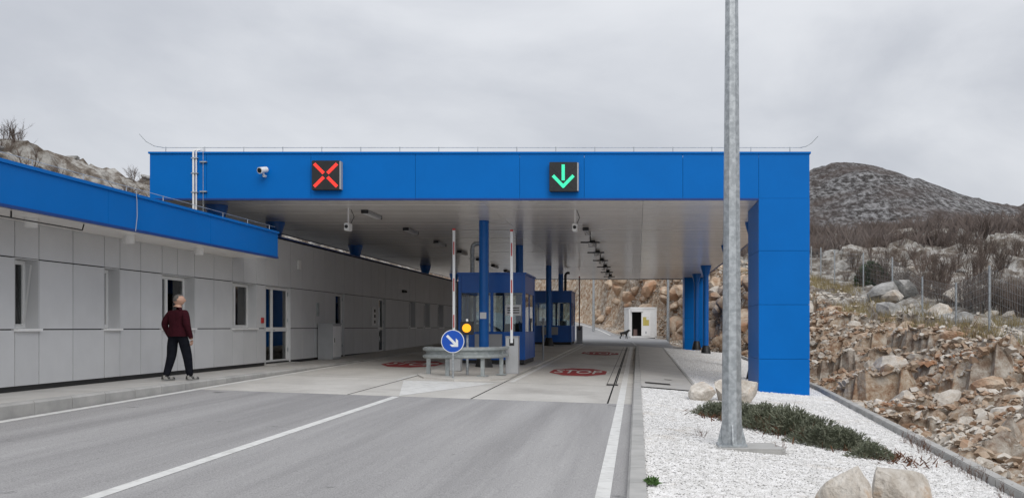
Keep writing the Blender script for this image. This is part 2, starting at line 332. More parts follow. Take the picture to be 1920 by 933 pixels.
# tar smears / dropped litter
apron = empty('concrete_apron', (0, 0, 0)); tag(apron, kind='structure')
ub = sheet('joint_bed', [(-9.15, 20.2), (-.1, 20.2), (-.1, 58), (-9.15, 58)], 'gap', -.03, apron)
yc = [20.2, 25.2, 31.0, 36.5, 42, 47.5, 53, 58]
for (xa, xb) in ((-9.15, -5.95), (-5.93, -3.42), (-3.40, -.62), (-.60, -.1)):
    for i in range(len(yc)-1):
        sheet('slab', [(xa+.008, yc[i]+.012), (xb-.008, yc[i]+.012), (xb-.008, yc[i+1]-.012), (xa+.008, yc[i+1]-.012)], 'conc', 0, apron)
def amark(poly, mat='line', name='road_marking', off=.004): return sheet(name, poly, mat, off, apron)
amark([(-9.07, 20.22), (-8.95, 20.22), (-8.95, 57.9), (-9.07, 57.9)])
amark([(-.42, 20.22), (-.27, 20.22), (-.27, 57.9), (-.42, 57.9)])
amark([(-4.9, 20.3), (-3.55, 24.9), (-5.85, 24.7)], 'line')
amark([(-3.30, 25.4), (-3.18, 25.4), (-3.0, 57), (-3.12, 57)])
amark([(-6.1, 24.9), (-5.98, 24.9), (-5.98, 57), (-6.1, 57)])
amark([(-3.1, 34.2), (-.5, 34.2), (-.5, 34.5), (-3.1, 34.5)], 'line_worn')
amark([(-8.9, 29.3), (-6.1, 29.3), (-6.1, 29.55), (-8.9, 29.55)], 'line_worn')
# slot drain beside the kerb
sheet('drain_slot', [(-.58, 26), (-.55, 26), (-.55, 57), (-.58, 57)], 'gap', .004, apron)
sheet('drain_slot', [(-.80, 26), (-.785, 26), (-.785, 57), (-.80, 57)], 'gap', .004, apron)
sheet('drain_grate', [(-.8, 25.4), (-.5, 25.4), (-.5, 25.9), (-.8, 25.9)], 'black', .006, apron)
def text_mesh(txt):
    cu = bpy.data.curves.new('txt', 'FONT'); cu.body = txt; cu.align_x = 'CENTER'; cu.align_y = 'CENTER'; cu.offset = .012
    o = bpy.data.objects.new('txt', cu); col.objects.link(o); bpy.context.view_layer.update()
    dg = bpy.context.evaluated_depsgraph_get(); me = bpy.data.meshes.new_from_object(o.evaluated_get(dg)); bpy.data.objects.remove(o)
    return me
def stop_mark(cx, cy, wd, ln, worn):
    k = .41; oc = []
    for sx, sy in ((1, k), (k, 1), (-k, 1), (-1, k), (-1, -k), (-k, -1), (k, -1), (1, -k)): oc.append((cx+sx*wd/2, cy+sy*ln/2))
    sheet('stop_border', [(cx+(x-cx)*1.09, cy+(y-cy)*1.07) for x, y in oc], 'line_worn', .004, apron)
    sheet('stop_octagon', oc, 'redpaint', .008, apron)
    me = text_mesh('STOP'); V = [v.co.copy() for v in me.vertices]
    xx = [v.x for v in V]; yy = [v.y for v in V]; w0 = max(xx)-min(xx); h0 = max(yy)-min(yy); mx_ = (max(xx)+min(xx))/2; my_ = (max(yy)+min(yy))/2
    for v in me.vertices:
        x = cx+(v.co.x-mx_)/w0*wd*.84; y = cy+(v.co.y-my_)/h0*ln*.46; v.co = (x, y, g1(x, y)+.012)
    me.materials.clear(); me.materials.append(M['line_worn']); o = bpy.data.objects.new('stop_lettering', me); col.objects.link(o); o.parent = apron
stop_mark(-1.83, 30.9, 1.72, 4.0, 0); stop_mark(-1.75, 46.5, 1.72, 4.0, 1); stop_mark(-7.3, 32.2, 1.72, 4.0, 1)
# far road
rY = [58, 62, 68, 73, 78, 84, 90, 96, 101, 108, 114, 122, 130]
def rx(y): return float(np.interp(y, [58, 68, 78, 90, 101, 114, 130], [0, -.3, -1.3, -3.4, -6.2, -11, -20]))
far = strip('far_road', [(rx(y)-9.1, y) for y in rY], [(max(rx(y)+.5, 2.3) if y < 83 else rx(y)+.6, y) for y in rY], 'asphalt2', .0); tag(far, kind='structure')
y = 58.5
while y < 82:
    x = rx(y); x2 = rx(y+.9); sheet('road_marking', [(x-.07, y), (x+.07, y), (x2+.07, y+.9), (x2-.07, y+.9)], 'line', .006, far); y += 1.9
fy = np.arange(82, 130, 3.)
strip('road_marking', [(rx(a)-.07, a) for a in fy], [(rx(a)+.07, a) for a in fy], 'line', .006, far)
strip('road_marking', [(rx(a)-7.6, a) for a in fy], [(rx(a)-7.45, a) for a in fy], 'line', .006, far)
sheet('road_marking', [(-9, 58.1), (0.1, 58.1), (0.1, 58.8), (-9, 58.8)], 'line_worn', .005, far)
# right kerb stones
kr = empty('kerb', (0, 0, 0)); tag(kr, kind='structure')
yy = 0.0
while yy < 57:
    y0, y1 = yy+.006, yy+.994
    b = MB(); za, zb = g1(0, y0), g1(0, y1)
    b.add([(-.1, y0, za-.2), (.09, y0, za-.2), (.09, y0, za+.12), (-.075, y0, za+.12), (-.1, y0, za+.09), (-.1, y1, zb-.2), (.09, y1, zb-.2), (.09, y1, zb+.12), (-.075, y1, zb+.12), (-.1, y1, zb+.09)],
          [(0, 1, 2, 3, 4), (9, 8, 7, 6, 5), (0, 4, 9, 5), (4, 3, 8, 9), (3, 2, 7, 8), (2, 1, 6, 7)])
    b.build('kerbstone', 'conc2', kr); yy += 1.0
# paved walk beside the lane
walk = sheet('walkway', [(.095, 24), (1.45, 24), (1.55, 57), (.095, 57)], 'walk', .115); tag(walk, kind='structure')
MB().box(1.45, 1.53, 24, 57, -.2, 0).build('edging', 'conc2', walk)
for v in walk.children[0].data.vertices: v.co.z += g1(v.co.x, v.co.y)+.13
sheet('floor_grate', [(.2, 25.2), (.85, 25.2), (.85, 25.75), (.2, 25.75)], 'black', .121, walk)
sheet('floor_grate', [(.75, 27.3), (.95, 27.3), (.95, 27.5), (.75, 27.5)], 'black', .121, walk)
# gravel bed
def kbx(y): return float(np.interp(y, [0, 11, 29, 60], [3.9, 4.3, 5.25, 5.45]))
gy = list(np.arange(-4, 60, 2.))
gravel = strip('gravel_bed', [(.09, a) for a in gy], [(kbx(a), a) for a in gy], 'gravel', .085); tag(gravel, kind='structure')
ke = empty('edge_kerb', (0, 0, 0)); tag(ke, kind='structure')
yy = 4.
while yy < 60:
    b = MB(); A = []
    for a in (yy+.006, yy+.99):
        x = kbx(a); z = g1(x, a)+.0
        A.append([(x, a, z-.2), (x+.16, a, z-.2), (x+.16, a, z+.20), (x, a, z+.20)])
    b.add(A[0]+A[1], [(0, 1, 2, 3), (7, 6, 5, 4), (0, 3, 7, 4), (3, 2, 6, 7), (2, 1, 5, 6)])
    b.build('kerbstone', 'conc2', ke, bevel=.012); yy += 1.0
# pebbles: real stones over the near part of the bed
nP = 90000
u = rng.random(nP); py = 8.3+ (24-8.3)*u**1.7; kbx_v = np.interp(py, [0, 11, 29, 60], [3.9, 4.3, 5.25, 5.45]); px = .1+rng.random(nP)*(kbx_v-.12)
keep = ~((px < 1.5) & (py > 23.8)); px = px[keep]; py = py[keep]; nP = len(px)
octv = np.array([(1, 0, 0), (-1, 0, 0), (0, 1, 0), (0, -1, 0), (0, 0, 1), (0, 0, -1)], float)
octf = np.array([(0, 2, 4), (2, 1, 4), (1, 3, 4), (3, 0, 4), (2, 0, 5), (1, 2, 5), (3, 1, 5), (0, 3, 5)])
sz = rng.uniform(.009, .021, nP); an = rng.random(nP)*6.28
L = octv[None]*(1+.35*(rng.random((nP, 6, 1))-.5))*np.stack([sz*1.25, sz, sz*.75], 1)[:, None, :]
ca, sa = np.cos(an)[:, None], np.sin(an)[:, None]
PX = L[:, :, 0]*ca-L[:, :, 1]*sa; PY = L[:, :, 0]*sa+L[:, :, 1]*ca; PZ = L[:, :, 2]+.5*(rng.random((nP, 1))-.5)*PX
V = np.stack([PX+px[:, None], PY+py[:, None], PZ+(gz(px, py)+.088+rng.random(nP)*.012)[:, None]], -1).reshape(-1, 3)
Fp = (octf[None]+(np.arange(nP)*6)[:, None, None]).reshape(-1, 3)
pb = np_obj('pebbles', V, Fp, 'pebble'); tag(pb, 'loose white crushed stone pebbles covering the planting bed', 'gravel', kind='stuff')
nQ = 26000; qy = 24+34*rng.random(nQ)**1.3; qx = 1.56+rng.random(nQ)*(np.interp(qy, [0, 11, 29, 60], [3.9, 4.3, 5.25, 5.45])-1.6)
sz = rng.uniform(.018, .034, nQ); L = octv[None]*(1+.35*(rng.random((nQ, 6, 1))-.5))*np.stack([sz*1.25, sz, sz*.75], 1)[:, None, :]
V = np.stack([L[:, :, 0]+qx[:, None], L[:, :, 1]+qy[:, None], L[:, :, 2]+(gz(qx, qy)+.09)[:, None]], -1).reshape(-1, 3)
pb2 = np_obj('pebbles', V, (octf[None]+(np.arange(nQ)*6)[:, None, None]).reshape(-1, 3), 'pebble'); tag(pb2, 'white crushed stone under the canopy edge beside the walkway', 'gravel', kind='stuff')
# left pavement
sw = empty('sidewalk', (0, 0, 0)); tag(sw, kind='structure')
def swz(y): return max(.67, g1(-9.15, y)+.03)
Ys = [-20, 0, 10, 20, 30, 34, 40, 50, 60, 66]
MB().add([p for a in Ys for p in ((-10.95, a, swz(a)), (-9.38, a, swz(a)))], [(2*i, 2*i+1, 2*i+3, 2*i+2) for i in range(len(Ys)-1)]).build('pavement_slab', 'walk', sw)
yy = -6.0
while yy < 60:
    a, c = yy+.006, yy+.994; za, zb = swz(a), swz(c)
    MB().add([(-9.38, a, -.2), (-9.16, a, -.2), (-9.16, a, za-.025), (-9.185, a, za+.003), (-9.38, a, za+.003), (-9.38, c, -.2), (-9.16, c, -.2), (-9.16, c, zb-.025), (-9.185, c, zb+.003), (-9.38, c, zb+.003)],
        [(0, 1, 2, 3, 4), (9, 8, 7, 6, 5), (1, 6, 7, 2), (2, 7, 8, 3), (3, 8, 9, 4)]).build('kerbstone', 'conc2', sw); yy += 1.0

# ---------------------------------------------------------------- building
WX = -10.77
bld = empty('office_building', (WX, 20, .67)); tag(bld, 'long low office building clad in grey panels with a blue roof fascia', 'building')
inv = Matrix.Translation((-WX, -20, -.67))
def bpart(o, parent=None):
    o.parent = parent or bld
    if not parent: o.matrix_parent_inverse = inv
    return o
Z0, ZA, ZB, ZT1, ZT2 = .76, 1.75, 3.0, 3.64, 4.44
# openings: y0, y1, z0, z1, kind
OPN = [(13.6, 14.4, ZA, ZB, 'w'), (17.07, 17.76, ZA, ZB, 'wt'), (19.94, 20.54, ZA, ZB, 'w'), (22.36, 24.0, ZA, ZB, 'w2'), (26.25, 27.9, ZA, ZB, 'w2b'), (28.6, 30.65, .72, ZB, 'd2'), (35.2, 36.3, .72, ZB, 'd1'), (41.1, 42.2, .72, ZB, 'd1'), (46.6, 47.9, ZA, ZB, 'w'), (49.8, 51.2, ZA, ZB, 'w'), (53.3, 54.8, ZA, ZB, 'w')]
seams = [8.0, 9.2, 10.3, 11.4, 12.5, 13.6, 14.4, 15.6, 17.07, 17.76, 18.83, 19.94, 20.54, 21.4, 22.36, 23.1, 24.0, 25.1, 26.25, 27.0, 27.9, 28.6]
lo_seams = seams+[30.65, 31.7, 32.8, 34.0, 35.2, 36.3, 37.5, 38.7, 39.9, 41.1, 42.2, 43.3, 44.4, 45.5, 46.6, 47.9, 49.8, 51.2, 53.3, 54.8, 57.0, 59.0]
hi_seams = seams+[29.6, 30.65, 31.7, 32.8, 34.0, 35.2, 36.3, 37.5, 38.7, 39.9, 41.1, 42.2, 43.3, 44.4, 45.5, 46.6, 47.9, 49.8, 51.2, 53.3, 54.8, 57.0, 59.0]
G = .011
def panel(y0, y1, z0, z1, m='wall'):
    bpart(MB().box(WX-.03, WX, y0+G, y1-G, z0+G, z1-G).build('wall_panel', m))
def inop(y0, y1, z): return any(o[0]-.01 <= y0 and y1 <= o[1]+.01 and o[2]-.01 <= z <= o[3]+.01 for o in OPN)
for i in range(len(lo_seams)-1):
    y0, y1 = lo_seams[i:i+2]
    if not inop(y0, y1, 1.2): panel(y0, y1, Z0, ZA)
    if not inop(y0, y1, 2.4): panel(y0, y1, ZA, ZB)
for i in range(len(hi_seams)-1):
    y0, y1 = hi_seams[i:i+2]; panel(y0, y1, ZB, ZT1+.05 if y1 < 26.3 else ZT2)
# structure behind the panels, with the openings left free
core = MB()
ylist = sorted(set([7.0, 60.0]+[o[0] for o in OPN]+[o[1] for o in OPN]))
for i in range(len(ylist)-1):
    y0, y1 = ylist[i:i+2]; op = [o for o in OPN if abs(o[0]-y0) < .01 and abs(o[1]-y1) < .01]
    if op: core.box(WX-.45, WX-.05, y0, y1, .5, op[0][2]); core.box(WX-.45, WX-.05, y0, y1, ZB, ZT2-.05)
    else: core.box(WX-.45, WX-.05, y0, y1, .5, ZT2-.05)
bpart(core.build('wall_core', 'gap'))
bpart(obox('plinth', 'black', None, WX-.4, WX-.045, 7.0, 60, .3, Z0))
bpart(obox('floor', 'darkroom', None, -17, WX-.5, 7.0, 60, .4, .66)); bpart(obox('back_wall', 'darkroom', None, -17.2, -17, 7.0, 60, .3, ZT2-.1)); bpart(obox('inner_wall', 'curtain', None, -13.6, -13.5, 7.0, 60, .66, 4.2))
bpart(obox('end_wall', 'wall', None, -17.2, WX-.45, 60.0, 60.2, .3, ZT2)); bpart(obox('end_wall', 'wall', None, -17.2, WX-.0, 6.8, 7.0, .3, ZT2-.1))
bpart(obox('roof', 'gap', None, -17.2, WX-.02, 26.45, 60.2, ZT2-.04, ZT2+.03)); bpart(obox('roof', 'gap', None, -17.2, -9.7, 6.8, 26.4, 4.18, 4.26))
bpart(obox('roof_coping', 'blue_dark', None, WX-.2, WX+.03, 26.5, 60.2, ZT2+.031, ZT2+.075))
# overhanging blue fascia with soffit
ys_f = [6.8, 10.2, 13.6, 17.9, 22.2, 26.35]
for i in range(len(ys_f)-1): bpart(obox('fascia_panel', 'blue', None, -9.66, -9.6, ys_f[i]+.004, ys_f[i+1]-.004, 3.66, 4.28))
bpart(obox('fascia_trim', 'blue_dark', None, -9.68, -9.585, 6.8, 26.36, 3.615, 3.66)); bpart(obox('fascia_coping', 'blue', None, -9.75, -9.57, 6.8, 26.38, 4.28, 4.335))
bpart(obox('fascia_panel', 'blue', None, -10.9, -9.66, 26.29, 26.35, 3.66, 4.28)); bpart(obox('soffit', 'ceil', None, -10.76, -9.66, 6.8, 26.29, 3.63, 3.66))
def window(o):
    y0, y1, z0, z1, k = o; gx = WX-(.24 if k[0] == 'w' else .1)
    w_ = empty('window' if k[0] == 'w' else 'door', (0, 0, 0)); bpart(w_); w_.matrix_parent_inverse = Matrix.Identity(4); w_.parent = bld; w_.matrix_parent_inverse = inv
    f = .075; yy = [y0+.01, y1-.01]; zz = [z0+.02, z1-.02]
    # lined reveal
    MB().box(WX-.24, WX-.002, y1-.012, y1-.0, z0, z1).box(WX-.24, WX-.002, y0, y0+.012, z0, z1).box(WX-.24, WX-.002, y0+.012, y1-.012, z1-.012, z1).build('reveal', 'wall', w_)
    b = MB().box(gx-.06, gx, yy[0], yy[1], zz[0], zz[0]+f).box(gx-.06, gx, yy[0], yy[1], zz[1]-f, zz[1]).box(gx-.06, gx, yy[0], yy[0]+f, zz[0]+f, zz[1]-f).box(gx-.06, gx, yy[1]-f, yy[1], zz[0]+f, zz[1]-f)
    mids = []
    if k in ('w2', 'w2b', 'd2'):
        ym = y0+(y1-y0)*(.42 if k != 'd2' else .36); b.box(gx-.06, gx+.01, ym-.055, ym+.055, zz[0]+f, zz[1]-f); mids = [ym]
    if k[0] == 'd':
        zm = 1.72; b.box(gx-.06, gx+.005, yy[0]+f, (mids[0]-.055) if mids else yy[1]-f, zm-.06, zm+.06)
        if mids: b.box(gx-.06, gx+.005, mids[0]+.055, yy[1]-f, zm-.06, zm+.06)
    b.build('frame', 'pvc', w_)
    spans = [(yy[0]+f, (mids[0]-.055) if mids else yy[1]-f)]+([(mids[0]+.055, yy[1]-f)] if mids else [])
    for a, c in spans:
        for (za, zb) in ([(zz[0]+f, zz[1]-f)] if k[0] == 'w' else [(zz[0]+f, 1.66), (1.78, zz[1]-f)]):
            MB().box(gx-.035, gx-.025, a, c, za, zb).build('pane', 'win', w_)
    if k[0] == 'w':
        MB().box(gx+.0, WX+.06, y0-.02, y1+.02, z0-.03, z0+.015).build('sill', 'pvc', w_)
        MB().box(gx-.22, gx-.19, y0+(y1-y0)*.5, y1-.05, z0+.05, z1-.05).build('curtain', 'bluecurtain' if k == 'w2b' else 'curtain', w_)
    else:
        MB().tube([(gx+.05, mids[0]-.02 if mids else yy[0]+.12, 1.7), (gx+.05, (mids[0] if mids else yy[0]+.12)+.1, 1.7)], .012).build('handle', 'galv', w_)
        for hz in (1.1, 2.0, 2.8): MB().tube([(gx+.02, yy[1]-.02, hz-.06), (gx+.02, yy[1]-.02, hz+.06)], .018).build('hinge', 'galv', w_)
        MB().box(WX-.3, WX+.32, y0, y1, .6, .715).build('step', 'walk', w_)
    if k == 'wt':   # tilted-open sash
        MB().add([(gx+.01, y0+.1, z0+.09), (gx+.01, y1-.1, z0+.09), (gx+.14, y1-.1, z1-.1), (gx+.14, y0+.1, z1-.1), (gx+.045, y0+.1, z0+.09), (gx+.045, y1-.1, z0+.09), (gx+.175, y1-.1, z1-.1), (gx+.175, y0+.1, z1-.1)], [(0, 3, 7, 4), (1, 5, 6, 2), (0, 4, 5, 1), (3, 2, 6, 7)]).build('tilted_sash', 'pvc', w_)
for o in OPN: window(o)
# soffit downlights, wall fittings
for y_, x_ in ((13.2, -10.2), (16.6, -10.2), (19.8, -10.2), (22.95, -10.2)):
    t = empty('soffit_light', (x_, y_, 3.63)); MB().tube([(0, 0, 0), (0, 0, -.16)], .1, 20).build('housing', 'pvc', t, smooth=True); MB().tube([(0, 0, -.158), (0, 0, -.165)], .08, 20).build('lens', 'white', t)
    tag(t, 'white cylindrical downlight under the blue fascia soffit', 'light', 'soffit downlights of the office building')
t = obox('fire_alarm_button', 'red', None, WX, WX+.05, 28.22, 28.36, 1.9, 2.06, .008); tag(t, 'small red alarm call point beside the white double door', 'alarm button')
t = obox('paper_notice', 'signwhite', None, -10.988, -10.984, 28.83, 29.12, 2.3, 2.62); tag(t, 'white paper notice stuck on the double glass door', 'notice')
t = empty('intercom_panel', (WX, 40.2, 2.2)); MB().box(0, .05, -.28, .28, -.35, .4).build('plate', 'white', t, bevel=.006)
for zz_ in (-.2, .03, .25): MB().box(.051, .065, -.02, .16, zz_-.06, zz_+.06).build('module', 'black', t)
tag(t, 'white wall panel with three black modules between two grey doors', 'intercom')
t = obox('wall_sensor', 'white', None, WX, WX+.07, 31.2, 31.42, 3.62, 3.9, .01); tag(t, 'small white box high on the grey wall above the double door', 'sensor')
t = obox('wall_bracket', 'galv2', None, WX, WX+.06, 33.1, 33.25, 2.15, 2.6, .01); tag(t, 'small grey metal bracket on the wall above the electrical cabinet', 'bracket')
t = MB().box(WX, WX+.12, 45.1, 45.5, 3.36, 3.48).tube([(WX, 45.3, 3.42), (WX+.2, 45.3, 3.40)], .04).build('wall_lamp', 'black'); tag(t, 'small black lamp high on the shaded wall', 'lamp')
t = empty('electrical_cabinet', (WX+.25, 33.6, .67)); MB().box(-.22, .28, -.45, .5, .04, 1.2).build('cabinet_body', 'grey', t, bevel=.01); MB().box(-.24, .3, -.47, .52, 1.2, 1.24).build('lid', 'grey', t)
MB().box(.281, .292, -.40, .45, .1, 1.15).build('cabinet_door', 'pvc', t); MB().box(-.2, .26, -.43, .48, 0, .04).build('base', 'conc2', t); MB().tube([(.30, -.3, .6), (.30, -.3, .75)], .012).build('handle', 'black', t)
tag(t, 'grey electrical cabinet standing against the office wall', 'cabinet')
# lightning wires on the low roof, loose cable
t = empty('lightning_wire', (-9.66, 20, 4.33)); MB().tube([(0, -12, .12), (0, 6.3, .12)], .006, 5).build('wire', 'galv', t)
for k in range(13): MB().tube([(0, -11.5+k*1.45, 0), (0, -11.5+k*1.45, .13)], .009, 5).build('clip', 'galv', t)
tag(t, 'thin lightning conductor wire along the low blue fascia', 'wire')
t = MB().tube([(-9.58, 18.85, 4.40), (-9.56, 18.85, 4.2), (-9.55, 18.84, 3.9), (-9.56, 18.8, 3.62)], .007, 5).build('hanging_cable', 'grey'); tag(t, 'thin loose cable hanging down over the low blue fascia', 'cable')
t = MB().tube([(-9.9, 13.0, 3.52), (-9.9, 17.6, 3.52), (-9.9, 17.65, 3.63)], .012, 6).tube([(-9.9, 15.6, 3.52), (-9.9, 15.6, 3.63)], .015, 6).build('cable_conduit', 'black'); tag(t, 'thin black conduit fixed below the office soffit', 'conduit')

# ---------------------------------------------------------------- canopy
YC0, YC1, XL, XR, ZC, ZTOP = 26.0, 69.6, -12.85, 4.54, 5.13, 6.40
can = empty('border_canopy', (-4.8, YC0, .3)); tag(can, 'huge flat blue canopy spanning the border lanes on columns and a broad leg', 'canopy')
cinv = Matrix.Translation((4.8, -YC0, -.3))
def cpart(o, parent=None):
    o.parent = parent or can
    if not parent: o.matrix_parent_inverse = cinv
    return o
fx = [XL, -11.35, -8.6, -5.85, -3.1, -1.4, 1.2, 3.2, XR]
for i in range(len(fx)-1): cpart(obox('fascia_panel', 'blue', None, fx[i]+.004, fx[i+1]-.004, YC0, YC0+.06, ZC+.05, ZTOP-.05))
cpart(obox('fascia_trim', 'blue_dark', None, XL, 3.2, YC0-.012, YC0+.1, ZC, ZC+.05)); cpart(obox('coping', 'blue', None, XL-.03, XR+.03, YC0-.03, YC0+.3, ZTOP-.05, ZTOP))
n = 12; st_ = (YC1-YC0-.12)/n
for sx in (XL, XR-.06):
    for i in range(n): cpart(obox('side_panel', 'blue', None, sx, sx+.06, YC0+.062+i*st_+.004, YC0+.062+(i+1)*st_-.004, ZC+.05, ZTOP-.05))
    cpart(obox('side_trim', 'blue_dark', None, sx-.006, sx+.07, YC0+.1, YC1, ZC-.0, ZC+.05))
for i in range(len(fx)-1): cpart(obox('rear_panel', 'blue', None, fx[i]+.004, fx[i+1]-.004, YC1-.06, YC1, ZC+.05, ZTOP-.05))
cpart(obox('rear_trim', 'gap', None, XL, XR, YC1-.1, YC1+.012, ZC-.02, ZC+.05))
cpart(obox('roof_deck', 'gap', None, XL+.07, XR-.07, YC0+.3, YC1-.07, ZTOP-.2, ZTOP-.1)); cpart(obox('ceiling_backing', 'gap', None, XL+.07, XR-.07, YC0+.1, YC1-.1, ZC+.10, ZC+.14))
cx = np.linspace(XL+.08, XR-.08, 5); ny_ = 43; cy = np.linspace(YC0+.10, YC1-.10, ny_+1)
for i in range(4):
    for j in range(ny_):
        x0, x1, y0, y1 = cx[i]+.004, cx[i+1]-.004, cy[j]+.006, cy[j+1]-.006; dz = random.uniform(-.004, .004)
        b = MB(); z = ZC+.012+dz
        b.add([(x0, y0, z+.06), (x1, y0, z+.06), (x1, y1, z+.06), (x0, y1, z+.06), (x0, y0, z+.006), (x1, y0, z+.006), (x1, y0+.03, z), (x0, y0+.03, z), (x1, y1-.03, z), (x0, y1-.03, z), (x1, y1, z+.006), (x0, y1, z+.006)],
              [(0, 1, 2, 3), (4, 5, 6, 7), (7, 6, 8, 9), (9, 8, 10, 11), (0, 1, 5, 4), (2, 3, 11, 10), (0, 4, 7, 9, 11, 3), (1, 2, 10, 8, 6, 5)])
        cpart(b.build('ceiling_panel', 'ceil'))
def leg(y0, y1):
    lg = empty('portal_leg', (3.87, y0, 0)); cpart(lg); li = Matrix.Translation((-3.87, -y0, 0))
    zs = [.0, .95, 2.38, 3.8, ZC+.045]; zs[0] = -.1
    obj = lambda nm, m, *a: setattr(obox(nm, m, lg, *a), 'matrix_parent_inverse', li)
    obj('leg_core', 'gap', 3.23, 4.51, y0+.03, y1-.03, -.2, ZC-.01)
    for i in range(4):
        a, b = zs[i]+.004, zs[i+1]-.004
        if i == 3: b = ZC-.002 if y0 > 30 else ZC+.046
        obj('leg_panel', 'blue', 3.2, XR, y0-.002, y0+.04, a, b); obj('leg_panel', 'blue', 3.2, XR, y1-.04, y1, a, ZC-.003 if i == 3 else b)
        obj('leg_panel', 'blue', 3.2, 3.235, y0+.042, y1-.042, a, ZC-.003 if i == 3 else b); obj('leg_panel', 'blue', XR-.04, XR-.0, y0+.042, y1-.042, a, ZC-.003 if i == 3 else b)
leg(YC0, YC0+2.5); leg(YC1-2.6, YC1-.0)
COLY = [31.6, 40.6, 54.0, 62.5]
def column(x, y, zb, kind):
    c = empty('column', (x, y, zb)); cpart(c); h = ZC+.01-zb; r = .155
    MB().tube([(0, 0, 0), (0, 0, h)], r, 24).build('shaft', 'blue_col', c, smooth=True)
    if kind != 'roof': MB().tube([(0, 0, -.12), (0, 0, .05), (0, 0, .42), (0, 0, .44)], [.30, .27, .185, .16], 20).build('column_base', 'black', c, smooth=True)
    if kind != 'mid': MB().tube([(0, 0, h-.55), (0, 0, h-.52), (0, 0, h-.06), (0, 0, h-.0)], [.157, .17, .30, .30], 24).build('capital', 'blue_col', c, smooth=True)
for y_ in COLY:
    column(-4.85, y_ - (.4 if y_ < 33 else 0), g1(-4.85, y_)+.04, 'mid'); column(3.75, y_, g1(3.75, y_)+.09, 'side')
for y_ in [27.2]+COLY: column(-11.6, y_, 4.4, 'roof')
# lightning protection, conduits on the front
t = empty('lightning_conductor', (XL, YC0, ZTOP)); MB().tube([(.3, .05, .12), (17.2, .05, .12)], .008, 5).build('wire', 'galv', t)
for k in range(17): MB().tube([(.4+k*1.03, .05, 0), (.4+k*1.03, .05, .14)], .011, 5).build('clip', 'galv', t)
MB().tube([(.35, .05, .12), (.1, .05, .16), (-.12, .05, .28), (-.3, .05, .48)], .009, 5).build('curled_end', 'galv', t); MB().tube([(17.15, .05, .12), (17.3, .05, .15), (17.45, .05, .24), (17.62, .05, .42)], .009, 5).build('curled_end', 'galv', t)
tag(t, 'lightning wire on short clips along the front edge of the canopy roof', 'wire')
t = empty('conduit_pipe', (-11.65, YC0, ZC)); MB().tube([(-.03, -.04, -.75), (-.03, -.04, 1.26), (-.02, .0, 1.31), (.1, .06, 1.33)], .028, 8).build('pipe', 'white', t, smooth=True); MB().tube([(.045, -.04, -.75), (.045, -.04, 1.26), (.06, .0, 1.31), (.15, .06, 1.33)], .02, 8).build('pipe', 'white', t, smooth=True)
for zz_ in (.2, .7, 1.1): MB().box(-.08, .09, -.075, -.0, zz_-.012, zz_+.012).build('clamp', 'galv', t)
tag(t, 'pair of white conduit pipes clamped to the canopy fascia', 'pipe')
t = empty('down_conductor', (-11.42, YC0, ZC)); MB().tube([(0, -.05, -.8), (0, -.05, 1.38)], .007, 5).build('wire', 'galv', t)
for zz_ in (.22, 1.0): MB().box(-.09, .09, -.06, 0, zz_-.015, zz_+.015).build('clamp', 'galv', t)
tag(t, 'thin vertical earthing wire with two clamps beside the white conduit', 'wire')
# lane signals
def signal(x, zc, kind):
    s = empty('lane_signal', (x, YC0-.01, zc)); hw = .365
    MB().box(-hw, hw, -.16, 0, -hw-.02, hw+.02).build('housing', 'black', s, bevel=.01); MB().box(hw, hw+.035, -.17, -.0, -hw, hw).build('side_hood', 'grey', s)
    def bar(x0, z0, x1, z1, m, name, wd=.085, y=-.163):
        d = Vector((x1-x0, 0, z1-z0)); L_ = d.length; d.normalize(); p = Vector((-d.z, 0, d.x)); b = MB(); nL = int(L_/.024); nW = 4
        for i in range(nL):
            for j in range(nW):
                c = Vector((x0, y, z0))+d*((i+.5)*L_/nL)+p*((j-1.5)*wd/nW); q = .0098
                b.add([c-d*q-p*q, c+d*q-p*q, c+d*q+p*q, c-d*q+p*q, *(v+Vector((0, -.006, 0)) for v in (c-d*q-p*q, c+d*q-p*q, c+d*q+p*q, c-d*q+p*q))], [(4, 5, 6, 7), (0, 1, 5, 4), (1, 2, 6, 5), (2, 3, 7, 6), (3, 0, 4, 7)])
        b.build(name, m, s)
    for sx, sz in ((1, 1), (-1, 1), (1, -1), (-1, -1)): bar(sx*.05, sz*.05, sx*.30, sz*.30, 'led_red' if kind == 'x' else 'ledoff', 'led_bar')
    if kind != 'x':
        bar(0, .32, 0, -.10, 'led_green', 'led_bar', y=-.168); bar(-.27, .03, 0.02, -.27, 'led_green', 'led_bar', y=-.168); bar(.27, .03, -.02, -.27, 'led_green', 'led_bar', y=-.168)
    return s
tag(signal(-8.16, 5.76, 'x'), 'black lane signal showing a lit red cross on the canopy', 'lane signal')
tag(signal(-1.94, 5.72, 'a'), 'black lane signal showing a lit green down arrow on the canopy', 'lane signal')
